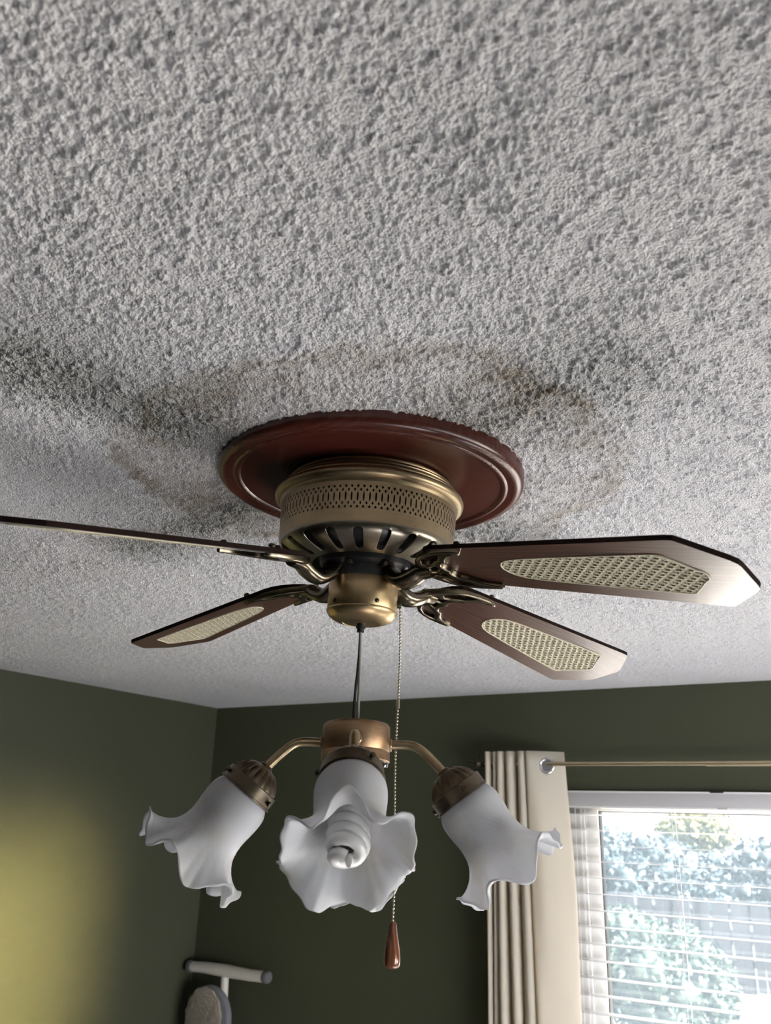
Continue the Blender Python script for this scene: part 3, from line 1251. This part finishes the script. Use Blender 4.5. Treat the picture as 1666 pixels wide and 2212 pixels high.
    iv = FAN.inverted()
    ch.v = [iv @ p for p in ch.v]
    co = ch.build('pull_chain', 'chain_brass', fan, smooth=60)
    end = pts[-1]
    kb = Mesh().lathe([(0.0, 0.002), (0.0030, 0.0018), (0.0042, 0.0), (0.0052, -0.008), (0.0070, -0.018), (0.0087, -0.028), (0.0094, -0.036), (0.0090, -0.0415),
                       (0.0075, -0.0445), (0.0045, -0.0458), (0.0, -0.0462)], 28, iv @ Matrix.Translation(end - Vector((0, 0, 0.003))))
    kb.build('pull_knob', 'knob_wood', co, smooth=50, label='turned reddish wooden pull at the end of the chain')
    return fan


def slot_n(cx, cy, a, b):
    return oval(cx, cy, a, b, 12)


medallion()
ceiling_fan()


# ------------------------------------------------------------------ hanging light kit
KIT_TOP = Vector((-0.0058, -0.0030, CEIL - 0.3245))


def ruffled_shade():
    """tulip shade: neck, round shoulder, waist, then a six-lobed ruffled lip; opens toward -Z"""
    prof = [(0.0285, 0.004), (0.0298, -0.001), (0.0330, -0.006), (0.0358, -0.012), (0.0368, -0.019), (0.0366, -0.028), (0.0357, -0.037),
            (0.0349, -0.046), (0.0352, -0.055), (0.0372, -0.064), (0.0408, -0.072), (0.0455, -0.0795), (0.0510, -0.086), (0.0570, -0.0915), (0.0630, -0.0955), (0.0685, -0.0985)]
    prof = [(p.x, p.y) for p in smooth_path([(r, z, 0) for r, z in prof], 4)]
    n = 216
    k = len(prof)
    v, f = [], []
    for i in range(n):
        a = 2 * math.pi * i / n
        c6 = math.cos(6 * a + 0.5 * math.sin(a + 0.4) + 0.35 * math.sin(2 * a))
        am = 0.88 + 0.12 * math.sin(2 * a + 1.0)
        for q, (r, z) in enumerate(prof):
            t = max(0.0, (q - 32) / (k - 33))
            w = t ** 1.6
            flute = 0.00032 * math.cos(36 * a) * math.cos(2 * math.pi * z / 0.0075) * (1 if -0.078 < z < -0.034 else 0) * min(1, q / 3) * (1 - t)
            rib = 0.0011 * math.cos(27 * a + 0.6 * math.sin(3 * a)) * w
            beads = 0.0
            rr = r + flute + rib + beads + w * (0.0060 * c6 * am + 0.0030 * math.sin(2 * a + 0.7))
            zz = z + w * (0.0130 * c6 * am - 0.001) + w * 0.004 * math.sin(3 * a + 1.1)
            if q >= k - 3:                       # lip rolls over a little
                zz += 0.0010 * (q - k + 4) * (c6 * 0.5 + 0.5)
            v.append((rr * math.cos(a), rr * math.sin(a), zz))
    for i in range(n):
        j = (i + 1) % n
        for q in range(k - 1):
            f.append((i * k + q, i * k + q + 1, j * k + q + 1, j * k + q))
    return v, f


def light_kit():
    tilt = Matrix.Rotation(math.radians(-5.0), 4, Vector((CR.x, CR.y, 0)).normalized())
    base = Matrix.Translation(KIT_TOP) @ tilt
    kit = empty('light_kit', matrix=base)
    thing(kit, 'brass light fixture with ruffled frosted glass shades dangling by its wire below the fan', 'light fixture')
    # body
    body = Mesh().lathe([(0.0, 0.0), (0.034, 0.0), (0.0385, -0.001), (0.0408, -0.0035), (0.0412, -0.008), (0.0412, -0.0325), (0.0405, -0.0335), (0.0412, -0.0345), (0.0412, -0.0445),
                         (0.0400, -0.0458), (0.0375, -0.0462), (0.030, -0.0462), (0.0, -0.0462)], 72).build('body', 'kit_copper', kit, smooth=40)
    for a in (20, 140, 260, 322):
        t = Matrix.Rotation(math.radians(a), 4, 'Z') @ Matrix.Translation((0.034, 0, -0.0462))
        Mesh().lathe([(0.0058, 0.001), (0.0062, -0.003), (0.0050, -0.0055), (0.0, -0.006)], 14, t).build('body_nut', 'chrome', body, smooth=40)
    # two-strand wire up to the fan
    top = Vector((-0.0058, -0.0029, CEIL - 0.2100))
    iv = base.inverted()
    for dx, dz, rad, mat in ((-0.0034, 0.0, 0.0017, 'black_rubber'), (0.0010, 0.0, 0.0019, 'clear_cord')):
        pts = []
        for i in range(13):
            t = i / 12
            p = top.lerp(KIT_TOP - Vector((0, 0, 0.004)), t)
            sway = (dx * min(1, t * 1.7) + 0.0010 * math.sin(5 * t)) if mat == 'black_rubber' else dx * math.sin(math.pi * min(1, t * 0.5 + 0.05))
            pts.append(iv @ (p + Vector(CR) * sway))
        Mesh().tube(pts, rad, 10).build('wire', mat, kit, smooth=60)
    v, f = ruffled_shade()
    sh = bpy.data.meshes.new('glass_shade')
    sh.from_pydata(v, [], f)
    sh.materials.append(M['frosted_glass'])
    sh.polygons.foreach_set('use_smooth', [True] * len(f))
    sh.update()
    ax = math.radians(37)
    for az, spin in ((301.3, 0.0), (31.3, 0.5), (121.3, 0.0), (211.3, 0.25)):
        rz = Matrix.Rotation(math.radians(az), 4, 'Z')
        za = -0.0245
        arm_end = Vector((0.1085, 0, za - 0.0330))
        arm = smooth_path([(0.0385, 0, za), (0.052, 0, za + 0.0010), (0.067, 0, za + 0.0004), (0.0765, 0, za - 0.0030), (0.086, 0, za - 0.0105), (0.097, 0, za - 0.0210), arm_end], 4)
        ar = Mesh().tube(arm, 0.0056, 12)
        ar.torus((0.0418, 0, za), (1, 0, 0), 0.0060, 0.0016, 18, 8)
        ar.v = [rz @ p for p in ar.v]
        ar.build('arm', 'arm_brass', kit, smooth=60)
        # fitter frame: local -Z is the shade axis
        d = Vector((math.sin(ax), 0, -math.cos(ax)))
        x = Vector((math.cos(ax), 0, math.sin(ax)))
        fm = Matrix((x, Vector((0, 1, 0)), -d)).transposed().to_4x4()
        fm.translation = arm_end - d * 0.003
        fm = rz @ fm
        fit = Mesh()
        nn = 72
        prof = [(0.0060, 0.004), (0.0078, 0.003), (0.0092, 0.0005), (0.0150, -0.0010), (0.0212, -0.0052), (0.0262, -0.0112), (0.0295, -0.0175), (0.0305, -0.0205)]
        vv, ff = [], []
        k = len(prof)
        for i in range(nn):
            a = 2 * math.pi * i / nn
            for q, (r, z) in enumerate(prof):
                fl = 1 + (0.085 * (abs(math.cos(9 * a)) - 0.6) if 3 <= q <= 6 else 0)
                vv.append((r * fl * math.cos(a), r * fl * math.sin(a), z))
        for i in range(nn):
            j = (i + 1) % nn
            for q in range(k - 1):
                ff.append((i * k + q, i * k + q + 1, j * k + q + 1, j * k + q))
        fit.add(vv, ff)
        fit.lathe([(0.0305, -0.0205), (0.0330, -0.0207), (0.0338, -0.0215), (0.0338, -0.0345), (0.0356, -0.0350), (0.0356, -0.0368), (0.0328, -0.0370), (0.0325, -0.0225), (0.02, -0.0225)], 64)
        fo = fit.build('fitter', 'fitter_bronze', kit, smooth=38, matrix=fm)
        for s in (35, 155, 275):
            t = Matrix.Rotation(math.radians(s), 4, 'Z') @ Matrix.Translation((0.0335, 0, -0.0285)) @ Matrix.Rotation(math.pi / 2, 4, 'Y')
            Mesh().lathe([(0.0016, -0.004), (0.0016, 0.002), (0.0031, 0.0022), (0.0031, 0.0052), (0, 0.0056)], 12, t).build('thumb_screw', 'dark_bronze', fo, smooth=40)
        sm = fm @ Matrix.Translation((0, 0, -0.0340)) @ Matrix.Rotation(spin * math.pi / 3 * 2 + math.pi / 6 * 0, 4, 'Z')
        so = link('glass_shade', sh, kit, sm)
        solidify(so, 0.0022, 0)
        # compact fluorescent bulb
        bm_ = fm @ Matrix.Translation((0, 0, -0.029))
        bb = Mesh().lathe([(0.0, 0.0), (0.0135, 0.0), (0.0135, -0.018), (0.0160, -0.020), (0.0182, -0.024), (0.0186, -0.044), (0.0175, -0.047), (0.0, -0.047)], 36)
        bo = bb.build('bulb', 'bulb_base', kit, smooth=40, matrix=bm_)
        sp = Mesh()
        turns = 2.4
        for o_ in (0, math.pi):
            pts = []
            for i in range(66):
                t = i / 65
                a = o_ + turns * 2 * math.pi * t
                rr = 0.0156 if t < 0.86 else 0.0156 * (1 - ((t - 0.86) / 0.14) ** 2 * 0.80)
                pts.append((rr * math.cos(a), rr * math.sin(a), -0.046 - 0.058 * t))
            sp.tube(pts, 0.0065, 10)
        sp.build('spiral_tube', 'bulb_white', bo, smooth=60)


light_kit()


# ------------------------------------------------------------------ window dressing
def window_blind():
    bl = empty('window_blind', (0.16, YB, WZ1))
    thing(bl, 'white horizontal slat blind, fully lowered with open slats, in the window recess', 'blind')
    mi = Matrix.Translation((-0.16, -YB, -WZ1))
    x0, x1 = WX0 + 0.008, WX1 - 0.008

    def put(mm, name, mat, sm=35, parent=bl):
        mm.v = [mi @ p for p in mm.v]
        return mm.build(name, mat, parent, sm)
    va = put(Mesh().bbox(WX0 - 0.004, WX1 + 0.004, YB - 0.016, YB - 0.004, CEIL - 0.373, CEIL - 0.331, 0.002), 'valance', 'grey_vinyl')
    put(Mesh().bbox(WX0 - 0.004, WX1 + 0.004, YB - 0.018, YB + 0.0, CEIL - 0.3312, CEIL - 0.3265, 0.0012), 'valance_lip', 'white_vinyl', parent=va)
    c = Mesh()
    c.bbox(0.038, 0.078, YB - 0.0195, YB - 0.003, CEIL - 0.3300, CEIL - 0.3255, 0.0008)
    put(c, 'valance_clip', 'black_rubber', parent=va)
    c = Mesh()
    c.bbox(0.055, 0.085, YB - 0.0175, YB - 0.003, CEIL - 0.3765, CEIL - 0.3725, 0.0008)
    put(c, 'valance_tab', 'grey_vinyl', parent=va)
    put(Mesh().bbox(x0, x1, YB + 0.004, YB + 0.052, CEIL - 0.378, CEIL - 0.338, 0.002), 'headrail', 'white_vinyl')
    # slats
    ys = [-0.024, -0.012, 0.0, 0.012, 0.024]
    crown = [0.0, 0.0003, 0.0004, 0.0003, 0.0]
    v, f = [], []
    for x in (x0, x1):
        for y, z in zip(ys, crown):
            v.append((x, y, z))
        for y, z in zip(ys, crown):
            v.append((x, y, z - 0.0018))
    for i in range(4):
        f.append((i, i + 1, 11 + i, 10 + i))
        f.append((5 + i, 15 + i, 16 + i, 6 + i))
    f += [(0, 10, 15, 5), (4, 9, 19, 14), (0, 5, 6, 1), (1, 6, 7, 2), (2, 7, 8, 3), (3, 8, 9, 4), (10, 11, 16, 15), (11, 12, 17, 16), (12, 13, 18, 17), (13, 14, 19, 18)]
    me = bpy.data.meshes.new('slat')
    me.from_pydata(v, [], f)
    me.materials.append(M['slat_white'])
    z = CEIL - 0.398
    zs = []
    while z > WZ0 + 0.05:
        zs.append(z)
        o = link('slat', me, bl, Matrix.Translation((-0.16, 0.029, z - WZ1)) @ Matrix.Rotation(math.radians(-1.0), 4, 'X'))
        z -= 0.0473
    put(Mesh().bbox(x0, x1, YB + 0.006, YB + 0.052, z - 0.006, z + 0.014, 0.003), 'bottom_rail', 'slat_white')
    for x in (-0.392, -0.372, -0.085, 0.20, 0.48, 0.72):
        c = Mesh()
        for y in (0.0035, 0.0545):
            c.tube([(x, YB + y, CEIL - 0.376), (x, YB + y, z)], 0.0008, 5)
        put(c, 'ladder_cord', 'slat_white', 60)


ROD_Y, ROD_Z = YB - 0.09, CEIL - 0.2485


def curtain_rod():
    r = empty('curtain_rod', (0.4, ROD_Y, ROD_Z))
    thing(r, 'slim brass curtain rod with a dark curled finial above the window', 'curtain rod')
    o = Vector((0.4, ROD_Y, ROD_Z))
    b = Mesh().tube([(-1.095, 0, 0.002), (0.20, 0, -0.001), (0.80, 0, -0.002)], 0.0068, 16)
    b.build('rod', 'rod_brass', r, smooth=60)
    b = Mesh().tube([(-0.35, 0, -0.0005), (0.80, 0, -0.002)], 0.0080, 16)
    b.build('rod_sleeve', 'rod_brass', r, smooth=60)
    for s, x in ((-1, -1.075), (1, 0.80)):
        f = Mesh()
        f.sphere((x, 0, 0.003), 0.011, 12, 8)
        # curled leaf scrolls
        for k, (sg, rad) in enumerate(((1, 0.016), (-1, 0.013))):
            pts = []
            for i in range(14):
                a = math.pi * 1.6 * i / 13
                rr = rad * (1 - 0.55 * i / 13)
                pts.append((x + s * (0.012 + 0.016 * i / 13 + rr * math.sin(a)), 0.004 * k, 0.004 + sg * (rad - rr * math.cos(a)) * 0.8))
            f.tube(pts, [0.0050 - 0.0026 * i / 13 for i in range(14)], 8)
        f.tube([(x + s * 0.010, 0, 0.003), (x + s * 0.03, 0, 0.006), (x + s * 0.052, 0, 0.012), (x + s * 0.062, 0, 0.010)], [0.006, 0.0045, 0.0032, 0.001], 8)
        f.build('finial', 'dark_bronze', r, smooth=60)
    for x in (-1.045, 0.70):
        f = Mesh()
        f.tube([(x, 0.088, -0.004), (x, 0.03, -0.012), (x, 0.0, -0.010), (x, -0.010, 0.001)], 0.0045, 10)
        f.lathe([(0.0, 0.0), (0.018, 0.0), (0.018, 0.004), (0.0, 0.006)], 20, Matrix.Translation((x, 0.0899, -0.004)) @ Matrix.Rotation(math.pi / 2, 4, 'X'))
        f.build('bracket', 'dark_bronze', r, smooth=50)


def curtain():
    c = empty('curtain', (-0.52, ROD_Y, 0.02))
    thing(c, 'cream grommet curtain panel bunched in vertical folds at the side of the window', 'curtain')
    off = Vector((0.52, -ROD_Y, -0.02))
    ztop, zbot = CEIL - 0.207, 0.02
    # crease positions at the rod and at mid-window height, measured from the room's fan axis
    top = [-0.661, -0.640, -0.620, -0.590, -0.552, -0.516]
    bot = [-0.664, -0.646, -0.622, -0.585, -0.546, -0.500]
    nz = 60
    rows = []
    for i in range(nz + 1):
        t = i / nz
        z = ztop + (zbot - ztop) * t
        s = min(1.0, (ztop - z) / 0.8)
        cr = [a + (b - a) * s for a, b in zip(top, bot)]
        right = -0.4065 + 0.0215 * min(1, (ztop - z) / 0.42) - 0.004 * max(0, s - 0.5)
        pts = []
        d0 = 0.045                                       # creases lie this far behind the fold fronts
        pts.append((cr[0] + 0.003, ROD_Y + 0.055))
        for k in range(5):
            a, b = cr[k], cr[k + 1]
            w = b - a
            fr = ROD_Y - 0.030 + 0.006 * math.sin(k * 2.1) + 0.004 * math.sin(3 * t + k)
            wob = 0.0025 * math.sin(5.1 * t + 1.7 * k)
            pts.append((a + 0.18 * w + wob, fr + 0.014))
            pts.append((a + 0.5 * w + wob, fr))
            pts.append((a + 0.86 * w + wob, fr + 0.010))
            pts.append((b - 0.004, fr + d0))
        # wide flat panel carrying the grommet, swinging back toward the window
        a = cr[5]
        w = right - a
        belly = 0.010 * math.sin(math.pi * min(1, s * 1.1))
        pts += [(a + 0.02 * w, ROD_Y - 0.020), (a + 0.14 * w, ROD_Y - 0.026), (a + 0.36 * w, ROD_Y - 0.014 - belly), (a + 0.62 * w, ROD_Y + 0.002 - belly * 0.5),
                (a + 0.85 * w, ROD_Y + 0.020), (right, ROD_Y + 0.036), (right + 0.002, ROD_Y + 0.044), (right - 0.010, ROD_Y + 0.050)]
        path = smooth_path([(x, y, z) for x, y in pts], 4)
        rows.append(path)
    n = len(rows[0])
    v = [p + off for r in rows for p in r]
    f = [(i * n + j, i * n + j + 1, (i + 1) * n + j + 1, (i + 1) * n + j) for i in range(nz) for j in range(n - 1)]
    cl = obj('cloth', v, f, 'curtain_cloth', c, 180)
    solidify(cl, 0.0022, 0)
    # grommet seen at the front of the flat panel
    g = Mesh()
    ax = Vector((-0.30, 1, 0)).normalized()
    cen = Vector((-0.4475, ROD_Y - 0.004, CEIL - 0.2530))
    g.torus(cen, ax, 0.0215, 0.0042, 40, 10, 0.8)
    g.v = [p + off for p in g.v]
    g.build('grommet', 'chrome', c, smooth=60)
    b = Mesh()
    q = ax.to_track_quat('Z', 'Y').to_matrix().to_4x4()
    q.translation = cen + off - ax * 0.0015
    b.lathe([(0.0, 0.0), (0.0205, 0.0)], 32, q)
    b.build('grommet_dark_disc', 'grey_rubber', c, smooth=None)  # dark disc put in for the shaded opening inside the ring


window_blind()
curtain_rod()
curtain()


# ------------------------------------------------------------------ ironing board against the back wall
def ironing_board():
    yb = YB
    ib = empty('ironing_board', (-1.79, yb - 0.06, 0.0))
    thing(ib, 'ironing board stood upright in the room corner, feet up, with nubby tan cover', 'ironing board')
    off = Vector((1.79, -(yb - 0.06), 0))

    def put(mm, name, mat, parent=ib, sm=45):
        mm.v = [p + off for p in mm.v]
        return mm.build(name, mat, parent, sm)
    zb = CEIL - 0.983
    b = Mesh().tube([(-1.917, yb - 0.055, zb), (-1.86, yb - 0.055, zb + 0.003), (-1.75, yb - 0.055, zb + 0.002), (-1.64, yb - 0.055, zb - 0.001), (-1.573, yb - 0.055, zb)], [0.0185, 0.020, 0.0225, 0.020, 0.0195], 20)
    bar = put(b, 'foot_bar', 'painted_steel')
    for x0, x1 in ((-1.941, -1.915), (-1.575, -1.546)):
        pr = smooth_path([(x0, yb - 0.055, zb), ((x0 + x1) / 2, yb - 0.055, zb), (x1, yb - 0.055, zb)], 4)
        rr = [0.0215 * (1 - 0.25 * abs(2 * i / (len(pr) - 1) - 1) ** 4) for i in range(len(pr))]
        put(Mesh().tube(pr, rr, 18), 'end_cap', 'grey_rubber', bar)
    put(Mesh().tube([(-1.752, yb - 0.058, zb - 0.015), (-1.756, yb - 0.050, zb - 0.08), (-1.765, yb - 0.035, zb - 0.20), (-1.80, yb - 0.03, zb - 0.70)], 0.0150, 14), 'leg', 'painted_steel')
    # board: rounded nose at the top, widening downwards
    zt = CEIL - 1.030

    def outline(sc, dz):
        pts = []
        zc = zt - 0.115
        for i in range(25):
            a = math.pi * i / 24
            pts.append((-1.800 + 0.003 + 0.102 * sc * math.cos(a), zc + 0.115 * sc * math.sin(a) ** 0.9 + dz))
        left = [(-1.906, zc - 0.2), (-1.925, zc - 0.5), (-1.93, 0.03)]
        right = [(-1.675, zc - 0.2), (-1.60, zc - 0.5), (-1.57, 0.03)]
        return right[::-1] + pts + left
    def slab(pts, y0, y1, name, mat, parent=ib):
        k = len(pts)
        bm = bmesh.new()
        A = [bm.verts.new(Vector((x, y0, z)) + off) for x, z in pts]
        B = [bm.verts.new(Vector((x, y1, z)) + off) for x, z in pts]
        bm.faces.new(A)
        bm.faces.new(B[::-1])
        for i in range(k):
            bm.faces.new((A[i], B[i], B[(i + 1) % k], A[(i + 1) % k]))
        bmesh.ops.recalc_face_normals(bm, faces=bm.faces[:])
        fe = [e for e in bm.edges if all(abs(x.co.y - (y0 + off.y)) < 1e-6 for x in e.verts)]
        bmesh.ops.bevel(bm, geom=fe, offset=0.006, segments=3, profile=0.5, affect='EDGES')
        me = bpy.data.meshes.new(name)
        bm.to_mesh(me)
        bm.free()
        me.materials.append(M[mat])
        me.polygons.foreach_set('use_smooth', [True] * len(me.polygons))
        me.set_sharp_from_angle(angle=math.radians(50))
        return link(name, me, parent)
    slab(outline(1.0, 0.0), yb - 0.095, yb - 0.070, 'board_top', 'board_edge')
    # nubby oval cover patch, a little proud of the board
    n1, n2 = 40, 46
    v, f = [], []
    rng = np.random.default_rng(3)
    for i in range(n1 + 1):
        r = i / n1
        for j in range(n2):
            a = 2 * math.pi * j / n2
            wav = 1 + 0.025 * math.sin(13 * a) * r
            x = -1.806 + 0.086 * r * wav * math.cos(a)
            z = zt - 0.102 + (0.098 if math.sin(a) > 0 else 0.125) * r * wav * math.sin(a)
            y = yb - 0.098 - 0.010 * math.sqrt(max(0, 1 - r * r)) - (rng.uniform(0, 0.005) if 0 < r < 1 else 0)
            v.append(Vector((x, y, z)) + off)
    for i in range(n1):
        for j in range(n2):
            k = (j + 1) % n2
            f.append((i * n2 + j, i * n2 + k, (i + 1) * n2 + k, (i + 1) * n2 + j))
    obj('board_cover', v, f, 'board_cover', ib, 180)


ironing_board()


# ------------------------------------------------------------------ garden outside the window
GZ = -0.25


def foliage(rng, c, rad, n, size):
    """leaf clumps scattered in an uneven crown"""
    b = Mesh()
    lump = 0.16 * min(rad)
    for i in range(150):
        d = rng.normal(size=3)
        d /= np.linalg.norm(d)
        r = rng.uniform(0.1, 0.92) ** 0.5
        b.sphere((c[0] + d[0] * r * rad[0], c[1] + d[1] * r * rad[1], c[2] + d[2] * r * rad[2]), lump * rng.uniform(0.6, 1.4), 8, 6)
    v, f = b.v, b.f
    for p in v:
        p += Vector(rng.normal(size=3)) * lump * 0.16
    for i in range(n):
        d = rng.normal(size=3)
        d /= np.linalg.norm(d)
        r = rng.uniform(0.5, 1.12)
        p = Vector((c[0] + d[0] * r * rad[0], c[1] + d[1] * r * rad[1], c[2] + d[2] * r * rad[2]))
        a, b = Vector(rng.normal(size=3)).normalized(), Vector(rng.normal(size=3)).normalized()
        b = (b - a * a.dot(b)).normalized()
        s = size * rng.uniform(0.6, 1.4)
        k = len(v)
        v += [p - a * s, p + b * s * 0.45, p + a * s, p - b * s * 0.45, p + a.cross(b) * s * 0.25]
        f += [(k, k + 1, k + 4), (k + 1, k + 2, k + 4), (k + 2, k + 3, k + 4), (k + 3, k, k + 4)]
    return v, f


def plant(name, label, cat, x, y, rad, zc, n, size, mat, seed, trunk=0.0, group=None):
    rng = np.random.default_rng(seed)
    o = empty(name, (x, y, GZ))
    thing(o, label, cat, group)
    v, f = foliage(rng, (0, 0, zc - GZ), rad, n, size)
    obj('foliage', v, f, mat, o, 180)
    b = Mesh()
    h = zc - GZ
    b.tube([(0, 0, -0.03), (0.03, 0.02, h * 0.5), (-0.02, 0.03, h)], [0.05 + trunk, 0.04 + trunk * 0.8, 0.015], 8)
    for i in range(5):
        a = rng.uniform(0, 6.28)
        b.tube([(0, 0.02, h * 0.45), (math.cos(a) * rad[0] * .35, math.sin(a) * rad[1] * .35, h * 0.8), (math.cos(a) * rad[0] * .6, math.sin(a) * rad[1] * .6, h * 1.05)], [0.02 + trunk * .3, 0.014, 0.006], 6)
    b.build('trunk', 'bark', o, 60)


def garden():
    structure(Mesh().box(-8, 10, YB + TH, 8.3, GZ - 0.1, GZ).build('patio_bounce', 'concrete', smooth=None))  # unseen pale ground added to bounce sun up through the window
    structure(Mesh().box(-40, 40, 8.3, 70, GZ - 0.1, GZ - 0.02).build('lawn', 'lawn_green', smooth=None))
    structure(Mesh().box(-40, 40, -40, YF - TH - 0.02, GZ - 0.1, GZ - 0.02).build('yard', 'lawn_green', smooth=None))
    structure(Mesh().box(XR + TH + 0.02, 40, YF - TH - 0.02, YB + TH - 0.02, GZ - 0.1, GZ - 0.02).build('side_yard', 'lawn_green', smooth=None))
    fy = 14.0
    fe = empty('garden_fence', (0, fy, GZ))
    thing(fe, 'weathered grey board fence at the far side of the garden', 'fence')
    pm = Mesh().box(-0.062, 0.062, -0.012, 0.012, 0.03, 1.25)
    pm.v += [Vector((-0.062, -0.012, 1.25))] * 0
    me = bpy.data.meshes.new('plank')
    me.from_pydata(pm.v, [], pm.f)
    me.materials.append(M['fence_wood'])
    x = -7.0
    i = 0
    while x < 3.0:
        link('plank', me, fe, Matrix.Translation((x, 0.006 * math.sin(i * 2.3), 0.012 * math.sin(i * 1.7))) @ Matrix.Rotation(0.01 * math.sin(i * 3.1), 4, 'Y'))
        x += 0.142
        i += 1
    for z in (0.35, 1.0):
        Mesh().box(-7.1, 3.1, 0.02, 0.06, z, z + 0.09).build('rail', 'fence_wood', fe, None)
    for x in (-7, -4.5, -2, 0.5, 3):
        Mesh().box(x - 0.05, x + 0.05, 0.06, 0.16, -0.1, 1.2).build('post', 'fence_wood', fe, None)
    plant('shrub', 'broad green shrub growing near the window in front of the lawn', 'shrub', -2.0, 9.6, (0.66, 0.6, 0.60), 0.40, 5000, 0.045, 'leaf_green', 11)
    plant('shrub', 'low dark green bush at the foot of the garden fence', 'shrub', -3.45, 12.3, (0.95, 0.7, 0.62), 0.30, 4000, 0.055, 'leaf_green', 12)
    plant('tree', 'wide blue-green tree rising behind the bushes left of the fence', 'tree', -5.3, 18.5, (2.3, 1.6, 1.15), 0.75, 6000, 0.085, 'leaf_blue', 13, 0.08)
    plant('tree', 'blue-green tree standing behind the board fence', 'tree', -2.1, 21.5, (2.0, 1.5, 0.95), 0.85, 5000, 0.085, 'leaf_blue', 14, 0.08)
    plant('tree', 'yellow-leaved tree lit by the sun behind the others', 'tree', -4.9, 26.0, (1.1, 0.9, 0.55), 1.95, 2500, 0.08, 'leaf_yellow', 15, 0.05)


garden()
